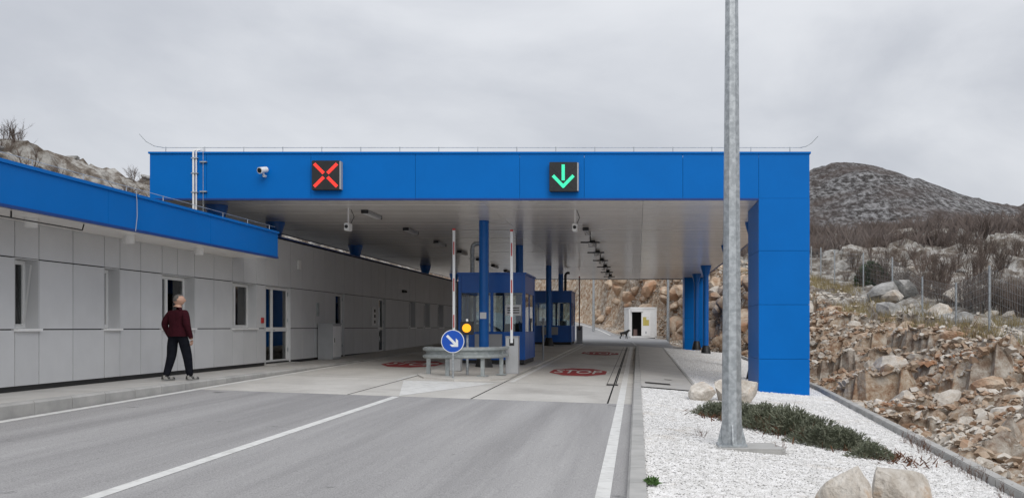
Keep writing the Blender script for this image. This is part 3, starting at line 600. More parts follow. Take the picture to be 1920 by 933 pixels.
# cameras
t = empty('security_camera', (-9.76, YC0, 5.83)); MB().tube([(-.05, -.02, -.1), (-.05, -.16, -.1)], .05, 8).build('bracket', 'pvc', t); MB().tube([(-.05, -.15, -.09), (-.06, -.24, 0), (-.07, -.24, .02)], .035, 8).build('arm', 'pvc', t)
MB().tube([(.02, -.12, .12), (-.1, -.42, .04)], [.1, .115], 18).build('camera_body', 'pvc', t, smooth=True); MB().tube([(-.1, -.421, .04), (-.103, -.43, .037)], .085, 18).build('camera_lens', 'black', t); t.scale = (.75,)*3; tag(t, 'white bullet camera mounted on the blue canopy fascia', 'camera')
def hang_cam(x, y, label):
    t = empty('ceiling_camera', (x, y, ZC)); MB().tube([(0, 0, .02), (0, 0, -.42)], .025, 8).build('drop_rod', 'pvc', t); MB().box(-.07, .07, -.2, .16, -.62, -.40).build('camera_housing', 'pvc', t, bevel=.02); MB().tube([(0, -.2, -.51), (0, -.215, -.51)], .05, 12).build('camera_lens', 'black', t)
    MB().tube([(.03, .1, -.42), (.12, .15, -.2), (.05, .1, .0)], .01, 5).build('cable', 'black', t); tag(t, label, 'camera')
hang_cam(-8.2, 28.0, 'white camera hanging from the ceiling over the closed left lane'); hang_cam(-1.78, 28.2, 'white camera hanging from the ceiling over the open right lane')
# luminaires and small cameras under the ceiling
def luminaire(x, y, g):
    t = empty('ceiling_luminaire', (x, y, ZC+.005)); MB().box(-.09, .09, -.75, .75, -.09, 0).build('housing', 'grey', t, bevel=.012); MB().box(-.07, .07, -.7, .7, -.105, -.091).build('diffuser', 'white', t)
    MB().box(-.1, .1, -.78, -.75, -.1, 0).build('end_cap', 'black', t); MB().box(-.1, .1, .75, .78, -.1, 0).build('end_cap', 'black', t)
    tag(t, 'slim fluorescent luminaire under the ceiling of the '+g, 'ceiling light', 'luminaires over the '+g)
for k in range(8): luminaire(-7.8, 29.0+k*5, 'left lane')
for k in range(7): luminaire(-1.74, 34.0+k*5, 'right lane')
for k in range(6):
    t = empty('lane_camera', (-1.74, 36.4+k*5, ZC)); MB().tube([(0, 0, .02), (0, 0, -.2)], .02, 6).build('drop_rod', 'black', t); MB().box(-.35, .35, -.05, .05, -.25, -.2).build('crossbar', 'black', t); MB().box(-.07, .07, -.2, .15, -.40, -.26).build('camera_housing', 'pvc', t, bevel=.01)
    tag(t, 'small camera on a dark crossbar under the ceiling of the right lane', 'camera', 'lane cameras over the right lane')

# ---------------------------------------------------------------- island: booths, barriers, rail, sign
isl = empty('traffic_island', (-4.66, 25, 0)); tag(isl, kind='structure')
b = MB(); P_ = [(-5.55, 25.6), (-4.66, 25.1), (-3.8, 25.6), (-3.42, 26.6), (-3.3, 60), (-5.93, 60), (-5.93, 26.6)]
b.prism([(x, y, g1(x, y)-.1) for x, y in P_], (0, 0, .145)); o = b.build('island_slab', 'conc', isl); o.matrix_parent_inverse = Matrix.Translation((4.66, -25, 0))
def booth(y0, label):
    t = empty('inspection_booth', (-4.87, y0, g1(-4.87, y0)+.045)); hx, D, H = 1.12, 3.1, 3.0
    MB().box(-hx+.04, hx-.04, .04, D-.04, 0, .14).build('plinth', 'black', t)
    for (x, y) in ((-hx, 0), (hx-.1, 0), (-hx, D-.1), (hx-.1, D-.1)): MB().box(x, x+.1, y, y+.1, .14, H).build('corner_post', 'blue_booth', t, bevel=.01)
    MB().box(-hx-.04, hx+.04, -.04, D+.04, H, H+.06).build('roof', 'blue_booth', t, bevel=.012)
    def lowp(nm, x0, x1, y0_, y1_, z0, z1): MB().box(x0, x1, y0_, y1_, z0, z1).build(nm, 'blue_booth', t, bevel=.008)
    zl, zh = 1.08, 2.38
    lowp('lower_panel', -hx+.1, -.0-.003, .02, .07, .14, zl); lowp('lower_panel', .003, hx-.1, .02, .07, .14, zl); lowp('header_panel', -hx+.1, -.303, .02, .07, zh, H); lowp('header_panel', -.297, hx-.1, .02, .07, zh, H)
    lowp('lower_panel', -hx+.1, hx-.1, D-.07, D-.02, .14, zl); lowp('header_panel', -hx+.1, hx-.1, D-.07, D-.02, zh, H)
    for sx in (-1, 1):
        a, c = (hx-.07, hx-.02) if sx > 0 else (-hx+.02, -hx+.07)
        lowp('lower_panel', a, c, .1, D/2-.03, .14, zl); lowp('lower_panel', a, c, D/2+.03, D-.1, .14, zl); lowp('header_panel', a, c, .1, D-.1, zh, H); lowp('mullion', a, c, D/2-.03, D/2+.03, .14, zh)
        for (p, q) in ((.1, D/2-.03), (D/2+.03, D-.1)): MB().box((a+c)/2-.006, (a+c)/2+.006, p, q, zl, zh).build('pane', 'glass', t)
    lowp('mullion', -.05, .05, .02, .07, zl, zh); lowp('mullion', -.05, .05, D-.07, D-.02, zl, zh)
    for yy_ in (.045, D-.045):
        MB().box(-hx+.1, -.05, yy_-.006, yy_+.006, zl, zh).build('pane', 'glass', t); MB().box(.05, hx-.1, yy_-.006, yy_+.006, zl, zh).build('pane', 'glass', t)
    MB().box(-hx+.12, hx-.12, .12, D-.12, 2.42, 2.46).build('inner_ceiling', 'white', t); MB().box(-hx+.1, hx-.1, .1, D-.1, .14, .2).build('inner_floor', 'grey', t)
    MB().box(-.9, .9, .15, .7, .95, 1.0).box(-.9, -.85, .15, .7, .2, .95).box(.85, .9, .15, .7, .2, .95).build('desk', 'grey', t); MB().box(-.75, -.3, .3, .36, 1.02, 1.34).box(-.55, -.5, .33, .36, 1.0, 1.05).build('monitor', 'black', t)
    MB().box(.25, .75, .9, 1.35, .62, .7).box(.25, .75, 1.32, 1.38, .7, 1.35).tube([(.5, 1.1, .2), (.5, 1.1, .62)], .04).build('chair', 'black', t)
    MB().box(-.55, .35, -.13, .015, .55, 1.0).build('service_box', 'grey', t, bevel=.01)
    tag(t, label, 'booth'); return t
b1 = booth(33.0, 'blue glazed inspection booth behind the guard rail with grey duct on its roof'); b2 = booth(56.2, 'blue glazed inspection booth deeper under the canopy, beyond the first booth')
t = obox('window_notice', 'signwhite', b1, .45, .98, .02, .03, 1.62, 1.98)
for k in range(3): obox('notice_text', 'black', b1, .52, .92, .016, .0195, 1.70+k*.08, 1.735+k*.08)
MB().box(-.1, .1, 0, .012, -.1, .1).build('column_notice', 'signwhite', None, loc=(-4.85, 31.03, 2.15)); tag(bpy.data.objects['column_notice'], 'small white notice on the blue column before the booth', 'notice')
for bx_, by_, lab, mt in ((-5.75, 34.4, 'silver elbow vent duct rising from the roof of the front booth', 'galv'), (-4.2, 57.6, 'dark vent pipe rising from the roof of the rear booth', 'black')):
    zb = g1(-4.87, by_)+3.05; t = MB().tube([(bx_, by_, zb), (bx_, by_, zb+.95), (bx_+.03, by_, zb+1.06), (bx_+.1, by_, zb+1.12), (bx_+.25, by_, zb+1.12)], .075, 14).tube([(bx_-.1, by_, zb+.6), (bx_+.1, by_, zb+.6)], .03, 6).build('vent_duct', mt, smooth=True); tag(t, lab, 'duct')
def barrier(x, y, lab, boom='signwhite', ln=3.1, side=1):
    t = empty('boom_barrier', (x, y, g1(x, y)+.045)); MB().box(-.18, .18, -.16, .16, .0, 1.04).build('cabinet', 'grey', t, bevel=.012); MB().box(-.19, .19, -.17, .17, 1.04, 1.07).build('lid', 'grey', t, bevel=.008)
    bm_ = MB().box(-.035, .035, -.215, -.165, .88, .95+ln).build('boom', boom, t); MB().box(-.07, .07, -.165, -.16, .8, 1.0).build('hub', 'black', t)
    MB().box(-.04, .04, -.22, -.16, .95+ln, 1.0+ln).build('boom_tip', 'red', bm_)
    for k in range(3): MB().box(-.016, .016, -.222, -.2155, 1.25+k*1.05, 1.62+k*1.05).build('red_reflector', 'red', bm_)
    tag(t, lab, 'barrier')
barrier(-3.58, 28.3, 'raised red and white boom barrier right of the guard rail'); barrier(-5.28, 28.6, 'raised red and white boom barrier behind the round blue sign')
barrier(-3.55, 60.6, 'raised boom barrier beside the rear booth', 'boomdark')
# guard rail
t = empty('guard_rail', (-4.78, 26.3, g1(-4.78, 26.3)+.045))
prof = [(0, -.155), (.06, -.125), (.06, -.075), (-.03, -.025), (-.03, .025), (.06, .075), (.06, .125), (0, .155)]
path = [(-1.02, 1.7), (-1.06, 1.1), (-1.0, .55), (-.78, .18), (-.42, -.02), (0, -.08), (.42, -.02), (.78, .18), (1.0, .55), (1.08, 1.2), (1.08, 1.75)]
vs = []; nn = len(prof)
for i, (x, y) in enumerate(path):
    a = Vector(path[max(i-1, 0)]); c = Vector(path[min(i+1, len(path)-1)]); d = (c-a).normalized(); no = Vector((d.y, -d.x))
    for (o_, z_) in prof: vs.append((x+no.x*o_, y+no.y*o_, .62+z_))
MB().add(vs, [(i*nn+j, i*nn+j+1, (i+1)*nn+j+1, (i+1)*nn+j) for i in range(len(path)-1) for j in range(nn-1)]).build('rail_beam', 'galv2', t, smooth=True)
for (x, y) in ((-.92, .6), (-.3, .06), (.62, .2), (1.02, .95)): MB().box(x-.05, x+.05, y, y+.08, -.05, .74).build('rail_post', 'galv2', t); MB().box(x-.14, x+.14, y-.08, y+.18, -.01, .012).build('foot_plate', 'galv2', t)
tag(t, 'curved galvanised guard rail wrapped around the island nose', 'guard rail')
t = empty('direction_sign', (-4.78, 25.55, g1(-4.78, 25.6)+.045)); cz = .95
MB().tube([(0, .04, -.05), (0, .04, 1.2)], .03, 12).build('sign_post', 'galv', t, smooth=True)
MB().tube([(0, .008, cz), (0, -.008, cz)], .30, 40).build('sign_rim', 'signwhite', t); MB().tube([(0, -.008, cz), (0, -.0095, cz)], .282, 40).build('sign_disc', 'signblue', t)
def rot(p, a=R(-135)): return (p[0]*math.cos(a)-p[1]*math.sin(a), -.0098, cz+p[0]*math.sin(a)+p[1]*math.cos(a))
ar = [(-.033, -.21), (.033, -.21), (.033, .08), (.115, .0), (.115, .085), (0, .2), (-.115, .085), (-.115, .0), (-.033, .08)]
MB().prism([rot(p) for p in ar], (0, -.002, 0)).build('arrow', 'signwhite', t)
tag(t, 'round blue sign with white diagonal arrow in front of the guard rail', 'road sign')
t = empty('warning_light', (-4.66, 27.0, g1(-4.66, 27)+.045)); MB().tube([(0, .05, -.05), (0, .05, 1.5)], .035, 12).build('post', 'galv', t, smooth=True); MB().box(-.175, .175, -.06, .06, 1.1, 1.46).build('housing', 'black', t, bevel=.012)
MB().tube([(0, -.06, 1.28), (0, -.075, 1.28)], .118, 28).build('amber_lens', 'amber', t); MB().tube([(0, 0, 1.46), (0, 0, 1.53)], .03, 10).build('photo_cell', 'pvc', t)
tag(t, 'square black flashing light with a lit amber lens behind the rail', 'warning light')
t = MB().tube([(-3.55, 37.2, g1(-3.55, 37)+.04), (-3.55, 37.2, g1(-3.55, 37)+1.5)], .035, 10).box(-3.60, -3.5, 37.12, 37.28, g1(-3.55, 37)+1.45, g1(-3.55, 37)+1.62).build('bollard_post', 'grey'); tag(t, 'slim grey reader post behind the front booth', 'post')
# ---------------------------------------------------------------- lamp post
lx, ly = 1.31, 13.7; lz = g1(lx, ly)+.1
foot = MB(); fp = [(-.33, -.36), (.66, -.42), (.72, -.2), (.62, .38), (-.3, .36)]
foot.prism([(lx+x, ly+y, lz-.15) for x, y in fp], (0, 0, .17)); o = foot.build('lamp_footing', 'conc2', bevel=.025); tag(o, 'rough concrete footing under the galvanised lamp post', 'footing')
t = empty('lamp_post', (lx, ly, lz+.02)); MB().tube([(0, 0, .02), (0, 0, 9.5)], [.148, .065], 8, phase=R(22.5)).build('pole', 'galv', t); MB().box(-.2, .2, -.2, .2, 0, .028).build('base_plate', 'galv', t, bevel=.004)
for a in range(4):
    g = MB(); dx, dy = [(1, 0), (0, 1), (-1, 0), (0, -1)][a]; px_, py_ = -dy*.007, dx*.007
    q = [(dx*.13, dy*.13, .03), (dx*.195, dy*.195, .03), (dx*.195, dy*.195, .07), (dx*.138, dy*.138, .30)]
    g.prism([(x+px_, y+py_, z) for x, y, z in q], (-2*px_, -2*py_, 0)); g.build('gusset', 'galv', t)
for sx in (-1, 1):
    for sy in (-1, 1): MB().tube([(sx*.165, sy*.165, .028), (sx*.165, sy*.165, .075)], .016, 6).build('bolt', 'galv', t)
MB().tube([(0, 0, 9.45), (0, -.9, 9.7)], .04, 8).build('arm', 'galv', t); MB().box(-.13, .13, -1.5, -.85, 9.64, 9.76).build('lamp_head', 'grey', t, bevel=.03)
tag(t, 'tall octagonal galvanised lamp post with gusseted base plate', 'lamp post')
for x, y, h, lab in ((-3.9, 88, 8.5, 'distant grey lamp post beside the road left of the white cabin'), (2.45, 78.5, 8, 'distant grey lamp post right of the white cabin')):
    t = MB().tube([(x, y, t1(x, y)-.2), (x, y, g1(x, y)+h)], [.13, .07], 8).build('street_lamp_post', 'galv'); tag(t, lab, 'lamp post')
# ---------------------------------------------------------------- container cabin
t = empty('container_cabin', (.45, 80.3, g1(.4, 79)+.03), R(10)); W_, D_, H_ = 2.3, 2.4, 2.55; hw = W_/2
for x in (-hw, hw-.12):
    for y in (0, D_-.12): MB().box(x, x+.12, y, y+.12, 0, H_).build('corner_post', 'white', t)
MB().box(-hw, hw, 0, D_, H_-.16, H_).build('roof_frame', 'white', t, bevel=.02); MB().box(-hw, hw, 0, D_, .06, .2).build('floor_frame', 'white', t); MB().box(-hw+.1, hw-.1, .1, D_-.1, -.02, .06).build('skid', 'black', t)
MB().box(-hw+.12, -hw+.25, .03, .07, .2, H_-.16).box(-.12, hw-.12, .03, .07, .2, H_-.16).box(-hw+.25, -.12, .03, .07, 2.15, H_-.16).build('front_wall', 'white', t)
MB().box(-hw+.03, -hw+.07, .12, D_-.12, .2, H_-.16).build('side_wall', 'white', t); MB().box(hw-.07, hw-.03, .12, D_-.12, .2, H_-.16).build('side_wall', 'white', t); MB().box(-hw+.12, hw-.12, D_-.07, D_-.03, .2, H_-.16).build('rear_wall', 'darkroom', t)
MB().box(-hw+.18, .0, -.12, .028, 2.16, 2.34).build('door_awning', 'white', t); MB().box(-hw+.02, -hw+.028, .9, 1.5, .9, 2.0).build('side_shutter', 'pvc', t)
dr = MB().box(-.12, .62, -.03, .028, .2, 2.12).build('open_door', 'pvc', t, bevel=.008); MB().box(.0, .5, -.04, -.031, 1.05, 1.75).build('yellow_notice', 'yellow', dr); MB().box(.28, .5, -.046, -.041, 1.52, 1.74).build('paper', 'signwhite', dr)
MB().box(.2, .3, -.04, -.031, .4, .58).build('vent', 'grey', dr); MB().box(-.55, -.25, 1.2, 1.5, .2, .75).build('stool', 'boomdark', t)
tag(t, 'small white container cabin with open dark doorway at the rock face', 'cabin')

# ---------------------------------------------------------------- person and dog
def skin_mesh(nodes, edges, root, sub=2):
    me = bpy.data.meshes.new('sk'); me.from_pydata([n[0] for n in nodes], edges, []); o = bpy.data.objects.new('sk', me); col.objects.link(o)
    md = o.modifiers.new('s', 'SKIN'); md.use_smooth_shade = True; md.branch_smoothing = .4
    for i, n in enumerate(nodes):
        r = n[1]; me.skin_vertices[0].data[i].radius = r if isinstance(r, tuple) else (r, r); me.skin_vertices[0].data[i].use_root = (i == root)
    s = o.modifiers.new('u', 'SUBSURF'); s.levels = sub; s.render_levels = sub
    bpy.context.view_layer.update(); dg = bpy.context.evaluated_depsgraph_get(); m2 = bpy.data.meshes.new_from_object(o.evaluated_get(dg)); bpy.data.objects.remove(o); return m2
def person():
    nd = [((0, 0, .98), (.155, .125)), ((0, -.01, 1.14), (.16, .125)), ((0, -.02, 1.32), (.185, .13)), ((0, -.015, 1.46), (.11, .09)), ((0, .0, 1.535), .062), ((.005, .015, 1.60), .065),
          ((-.165, -.015, 1.43), .082), ((-.245, -.06, 1.17), .062), ((-.215, .04, .93), .044), ((-.20, .06, .86), .036),
          ((.165, -.015, 1.43), .082), ((.225, -.045, 1.16), .062), ((.235, .035, .92), .044), ((.232, .06, .85), .036),
          ((-.09, -.02, .88), .105), ((-.11, -.03, .50), .085), ((-.125, -.14, .13), .062), ((-.127, -.15, .09), .05),
          ((.09, .02, .88), .105), ((.125, .09, .50), .085), ((.15, .12, .12), .062), ((.152, .13, .08), .05)]
    ed = [(0, 1), (1, 2), (2, 3), (3, 4), (4, 5), (2, 6), (6, 7), (7, 8), (8, 9), (2, 10), (10, 11), (11, 12), (12, 13), (0, 14), (14, 15), (15, 16), (16, 17), (0, 18), (18, 19), (19, 20), (20, 21)]
    bm = bmesh.new(); m = skin_mesh(nd, ed, 0); bm.from_mesh(m); nbody = len(m.polygons)
    for wrist, sgn in (((-.20, .06, .86), -1), ((.232, .06, .85), 1)):
        w_ = Vector(wrist)
        fn = [(w_, .026), (w_+Vector((0, .005, -.045)), .028)]; fe = [(0, 1)]
        for k, (oy, ln) in enumerate(((.024, .05), (.009, .058), (-.006, .054), (-.02, .042))):
            i = len(fn); fn += [(w_+Vector((0, oy+.004, -.07)), .0088), (w_+Vector((-sgn*.008, oy+.008, -.07-ln*.5)), .0083), (w_+Vector((-sgn*.024, oy+.010, -.07-ln*.9)), .007)]; fe += [(1, i), (i, i+1), (i+1, i+2)]
        i = len(fn); fn += [(w_+Vector((-sgn*.012, .04, -.04)), .011), (w_+Vector((-sgn*.018, .06, -.085)), .009)]; fe += [(0, i), (i, i+1)]
        hm = skin_mesh(fn, fe, 0, 1); bm.from_mesh(hm)
    # head: shaped ellipsoid with brow, nose, chin, ears; turned to the right
    hd = bmesh.new(); bmesh.ops.create_uvsphere(hd, u_segments=24, v_segments=18, radius=1)
    for v in hd.verts:
        x, y, z = v.co; sx, sy, sz = .076, .098, .118
        if z < -.2: sx *= 1-.25*(-z-.2); sy *= 1-.12*(-z-.2)
        p = Vector((x*sx, y*sy, z*sz))
        if y > .6: p.y += .022*math.exp(-((x/.2)**2+((z+.12)/.2)**2)) + .008*math.exp(-((x/.5)**2+((z+.75)/.2)**2)) + .005*math.exp(-((z-.22)/.12)**2) - .006*math.exp(-(((abs(x)-.38)/.15)**2+((z-.02)/.12)**2)) + .004*math.exp(-((x/.3)**2+((z+.42)/.07)**2))
        e = math.exp(-(((z+.02)/.22)**2+((y+.05)/.16)**2))
        if abs(x) > .8: p.x += math.copysign(.022*e, x)
        v.co = p
    hme = bpy.data.meshes.new('h'); hd.to_mesh(hme); hd.free(); HM = Matrix.Translation((.005, .02, 1.685)) @ Matrix.Rotation(R(-58), 4, 'Z')
    hme.transform(HM); bm.from_mesh(hme)
    me = bpy.data.meshes.new('person_body'); bm.to_mesh(me); bm.free()
    for k in ('skin', 'sweater', 'jeans'): me.materials.append(M[k])
    for p in me.polygons:
        c = p.center; p.use_smooth = True
        if p.index >= nbody or c.z > 1.53: mi = 0                      # hands, head, neck
        elif abs(c.x) > .198 and c.z > .78: mi = 1 if c.z > .88 else 0  # sleeves end at the wrist
        else: mi = 1 if c.z > .93 else 2
        p.material_index = mi
    r = empty('person', (-9.66, 20.75, .675), R(-16)); r.scale = (1.2, 1.14, 1.0); bo = bpy.data.objects.new('body', me); col.objects.link(bo); bo.parent = r
    # sweater hem: a short flared band that follows the hips
    hb = MB(); nn = 24
    ring = [[(math.cos(t)*a, math.sin(t)*b_-.005, z) for t in [2*math.pi*i/nn for i in range(nn)]] for a, b_, z in ((.172, .142, 1.12), (.185, .152, 1.0), (.183, .15, .925), (.165, .13, .92))]
    hb.add([p for q in ring for p in q], [(k*nn+i, k*nn+(i+1) % nn, (k+1)*nn+(i+1) % nn, (k+1)*nn+i) for k in range(3) for i in range(nn)]); hb.build('sweater_hem', 'sweater', r, smooth=True)
    # hair cap
    hh = bmesh.new(); bmesh.ops.create_uvsphere(hh, u_segments=24, v_segments=16, radius=1)
    bmesh.ops.delete(hh, geom=[v for v in hh.verts if (v.co.y > .15 and v.co.z < .62) or v.co.z < -.35 or (v.co.y > -.25 and v.co.z < .12)], context='VERTS')
    for v in hh.verts: v.co = Vector((v.co.x*.080, v.co.y*.103, v.co.z*.122))
    hm2 = bpy.data.meshes.new('hair'); hh.to_mesh(hm2); hh.free(); hm2.transform(HM); hm2.materials.append(M['hair'])
    for p in hm2.polygons: p.use_smooth = True
    ho = bpy.data.objects.new('hair', hm2); col.objects.link(ho); ho.parent = r; ho.modifiers.new('t', 'SOLIDIFY').thickness = .004
    for (x, y, pitch) in ((-.127, -.15, .1), (.152, .13, 0)):
        s = MB(); secs = [(-.09, .034, .075), (-.05, .042, .085), (.03, .045, .07), (.11, .05, .05), (.165, .045, .042), (.195, .025, .03)]
        vs = []
        for (yy_, w2, hh_) in secs: vs += [(-w2, yy_, 0), (w2, yy_, 0), (w2*.9, yy_, hh_*.6), (w2*.5, yy_, hh_), (-w2*.5, yy_, hh_), (-w2*.9, yy_, hh_*.6)]
        s.add(vs, [tuple(range(6)), tuple(range(30, 36))]+[(i*6+j, i*6+(j+1) % 6, (i+1)*6+(j+1) % 6, (i+1)*6+j) for i in range(5) for j in range(6)])
        so_ = s.build('shoe', 'shoe', r, loc=(x, y+.01, .022 if not pitch else .012), smooth=True); so_.rotation_euler[0] = -pitch*.45
        if pitch: so_.location.z = .03
        MB().box(-.047, .047, -.092, .19, -.022, .004).build('sole', 'sole', so_, bevel=.01)
    tag(r, 'man in a maroon sweater and dark jeans walking along the office wall', 'person')
person()
def dog():
    nd = [((0, -.28, .50), .115), ((0, -.05, .50), .12), ((0, .18, .51), .15), ((0, .30, .62), .095), ((0, .38, .73), .085), ((0, .46, .71), .05), ((0, .54, .68), .032), ((0, -.36, .54), .03), ((0, -.46, .50), .022), ((0, -.54, .56), .014)]
    ed = [(0, 1), (1, 2), (2, 3), (3, 4), (4, 5), (5, 6), (0, 7), (7, 8), (8, 9)]
    for s in (-1, 1):
        i = len(nd); nd += [((s*.07, .20, .38), .055), ((s*.075, .19+.03*s, .22), .032), ((s*.075, .21+.05*s, .04), .026), ((s*.075, .25+.05*s, .02), .026)]; ed += [(2, i), (i, i+1), (i+1, i+2), (i+2, i+3)]
        i = len(nd); nd += [((s*.075, -.27, .40), .07), ((s*.08, -.20-.03*s, .27), .042), ((s*.08, -.34-.04*s, .18), .027), ((s*.08, -.32-.04*s, .03), .025), ((s*.08, -.28-.04*s, .02), .025)]; ed += [(0, i), (i, i+1), (i+1, i+2), (i+2, i+3), (i+3, i+4)]
        i = len(nd); nd += [((s*.05, .36, .80), .022), ((s*.07, .35, .74), .014)]; ed += [(4, i), (i, i+1)]
    me = skin_mesh(nd, ed, 1); me.materials.clear(); me.materials.append(M['dog'])
    for p in me.polygons: p.use_smooth = True
    o = bpy.data.objects.new('dog', me); col.objects.link(o); o.location = (-1.05, 78.6, g1(-1, 78.6)+.005); o.rotation_euler[2] = R(-80); o.scale = (.95,)*3
    tag(o, 'black dog standing beside the white cabin', 'dog')
dog()

# ---------------------------------------------------------------- rocks
def rock_mesh(seed, sub=2, mat='limestone', flat=.8, cuts=12, dlo=.48, dhi=.85):
    r = random.Random(seed); bm = bmesh.new(); bmesh.ops.create_icosphere(bm, subdivisions=sub, radius=1)
    pl = []
    for k in range(cuts):
        n_ = Vector((r.gauss(0, 1), r.gauss(0, 1), r.gauss(0, 1))).normalized(); pl.append((n_, r.uniform(dlo, dhi)))
    for v in bm.verts:
        p = v.co.copy()
        for n_, d_ in pl:
            e = p.dot(n_)-d_
            if e > 0: p -= n_*e
        p *= 1+r.uniform(-.03, .03)*(1 if sub < 4 else .3); p.z *= flat; v.co = p
    me = bpy.data.meshes.new('rock'); bm.to_mesh(me); bm.free(); me.materials.append(M[mat]); return me
RK = {m: [rock_mesh(100*i+k, 2, m) for k in range(7)] for i, m in enumerate(('limestone', 'greyrock', 'tanrock'))}
def rock(name, mesh, x, y, s, label, group=None, sink=.3, sc3=(1, 1, 1), rz=None, z=None):
    o = bpy.data.objects.new(name, mesh); col.objects.link(o); o.scale = (s*sc3[0], s*sc3[1], s*sc3[2])
    o.location = (x, y, (t1(x, y) if z is None else z)+s*sc3[2]*.75*(1-sink*2)); o.rotation_euler = (random.uniform(-.3, .3), random.uniform(-.3, .3), random.uniform(0, 6.28) if rz is None else rz)
    tag(o, label, 'rock', group); return o
BIG = [rock_mesh(900+k, 4, 'limestone', .9, 17, .5, .74) for k in range(5)]
def gb(x, y): return g1(x, y)+.085
rock('boulder', BIG[0], 1.90, 9.1, .37, 'pointed pale boulder in the foreground gravel, left of the larger rounded one', sink=.2, z=gb(2, 9.1), sc3=(.95, 1, 1.1), rz=.4)
rock('boulder', BIG[1], 2.50, 9.45, .46, 'large rounded pale boulder in the foreground gravel', sink=.25, z=gb(2.4, 9.3), sc3=(1.05, .9, .92), rz=1.2)
rock('boulder', BIG[2], 2.22, 8.95, .29, 'low flat slab of stone leaning against the foreground boulders', sink=.25, z=gb(2.3, 8.9), sc3=(1.1, .8, .8), rz=2.2)
rock('boulder', BIG[3], 1.48, 21.6, .40, 'pale boulder on the gravel at the end of the grey walkway', sink=.15, z=gb(1.5, 21.6), sc3=(1, .8, .85), rz=.6)
rock('boulder', BIG[4], 1.95, 21.9, .36, 'brownish boulder on the gravel partly behind the lamp post', sink=.15, z=gb(2, 22), rz=2)
rock('boulder', BIG[1], 2.35, 22.0, .42, 'pale boulder on the gravel between lamp post and blue leg', sink=.15, z=gb(2.4, 22), rz=4)
k = 0
while k < 215:
    y = 8+80*random.random()**1.3; wv_ = float(bank_w(y)); d = random.uniform(-.6, wv_*1.05); x = float(np.interp(y, BY, BX))+d
    s = random.choice([.14, .2, .26, .34, .45, .62])*(1 if y < 45 else 1.4)
    if s > .3 and d < .8: continue
    rock('bank_rock', RK[random.choice(['tanrock', 'tanrock', 'limestone'])][k % 7], x, y, s, 'broken angular rock lying on the brown cut bank', 'broken rocks on the cut bank', sc3=(1.3, 1, .8)); k += 1
for k in range(80):
    y = random.uniform(60, 104); wv_ = float(bank_w(y)); x = float(np.interp(y, BY, BX))+random.uniform(.1, wv_*1.1); s = random.choice([.4, .55, .7, .9, 1.2])
    rock('cut_rock', RK['tanrock'][k % 7], x, y, s, 'orange-brown block in the steep rock cut behind the white cabin', 'blocks in the far rock cut', sink=.45, sc3=(1.1, 1, 1.2))
for k in range(40):
    y = random.uniform(26, 75); x = float(np.interp(y, BY, BX))+float(bank_w(y))+random.uniform(.5, 12); s = random.choice([.3, .4, .55, .75, .95])
    rock('karst_boulder', RK[random.choice(['limestone', 'greyrock', 'greyrock'])][k % 7], x, y, s, 'weathered pale limestone boulder on the slope above the cut bank', 'limestone boulders above the bank', sc3=(1.2, 1, .9))
for k in range(85):
    x = random.uniform(-36, -25); y = 14+75*random.random(); s = random.choice([.4, .55, .7, .9])
    rock('hill_rock', RK['greyrock'][k % 7], x, y, s, 'grey weathered limestone block on the hill behind the office', 'limestone blocks on the left hill', sc3=(1.5, 1.3, .6), sink=.35)
# small rubble as masses: tan on the face, pale along the foot and the crest
def rubble(nR, lo, hi, smin, smax, mat, label):
    ry = 7+88*rng.random(nR)**1.6; wv_ = bank_w(ry); rd = lo*1.0+rng.random(nR)*(hi(wv_)-lo); rxx = np.interp(ry, BY, BX)+rd
    L = octv[None]*(1+.8*(rng.random((nR, 6, 1))-.5))*np.stack([rng.uniform(.7, 1.5, nR), np.ones(nR), rng.uniform(.4, .9, nR)], 1)[:, None, :]*(smin+(smax-smin)*rng.random(nR)**3)[:, None, None]
    L = np.concatenate([L, (L[:, [0, 2, 1, 3]]+L[:, [2, 1, 3, 0]])*.62+np.array([0, 0, 1.])*L[:, [4]]*.45], 1)      # ten-point angular stone
    f10 = np.array([(0, 6, 4), (6, 2, 4), (2, 7, 4), (7, 1, 4), (1, 8, 4), (8, 3, 4), (3, 9, 4), (9, 0, 4), (6, 0, 5), (2, 6, 5), (7, 2, 5), (1, 7, 5), (8, 1, 5), (3, 8, 5), (9, 3, 5), (0, 9, 5)])
    tl_ = rng.normal(0, .5, (nR, 1)); L = np.stack([L[:, :, 0]*np.cos(tl_)-L[:, :, 2]*np.sin(tl_), L[:, :, 1], L[:, :, 0]*np.sin(tl_)+L[:, :, 2]*np.cos(tl_)], -1)
    an = rng.random(nR)*6.28; ca, sa = np.cos(an)[:, None], np.sin(an)[:, None]
    V = np.stack([L[:, :, 0]*ca-L[:, :, 1]*sa+rxx[:, None], L[:, :, 0]*sa+L[:, :, 1]*ca+ry[:, None], L[:, :, 2]+(tz(rxx, ry)+.015)[:, None]], -1).reshape(-1, 3)
    o = np_obj('rubble', V, (f10[None]+(np.arange(nR)*10)[:, None, None]).reshape(-1, 3), mat); tag(o, label, 'rubble', kind='stuff')
rubble(22000, -.3, lambda w: w+.3, .025, .17, 'tanrock', 'small broken brown stones scattered over the cut bank')
rubble(9000, -1.2, lambda w: 1.0+0*w, .02, .13, 'limestone', 'pale stone chips along the foot of the bank beside the edge kerb')
rubble(11000, 1.0, lambda w: w+3.0, .03, .2, 'limestone', 'pale broken limestone scattered over the upper bank')
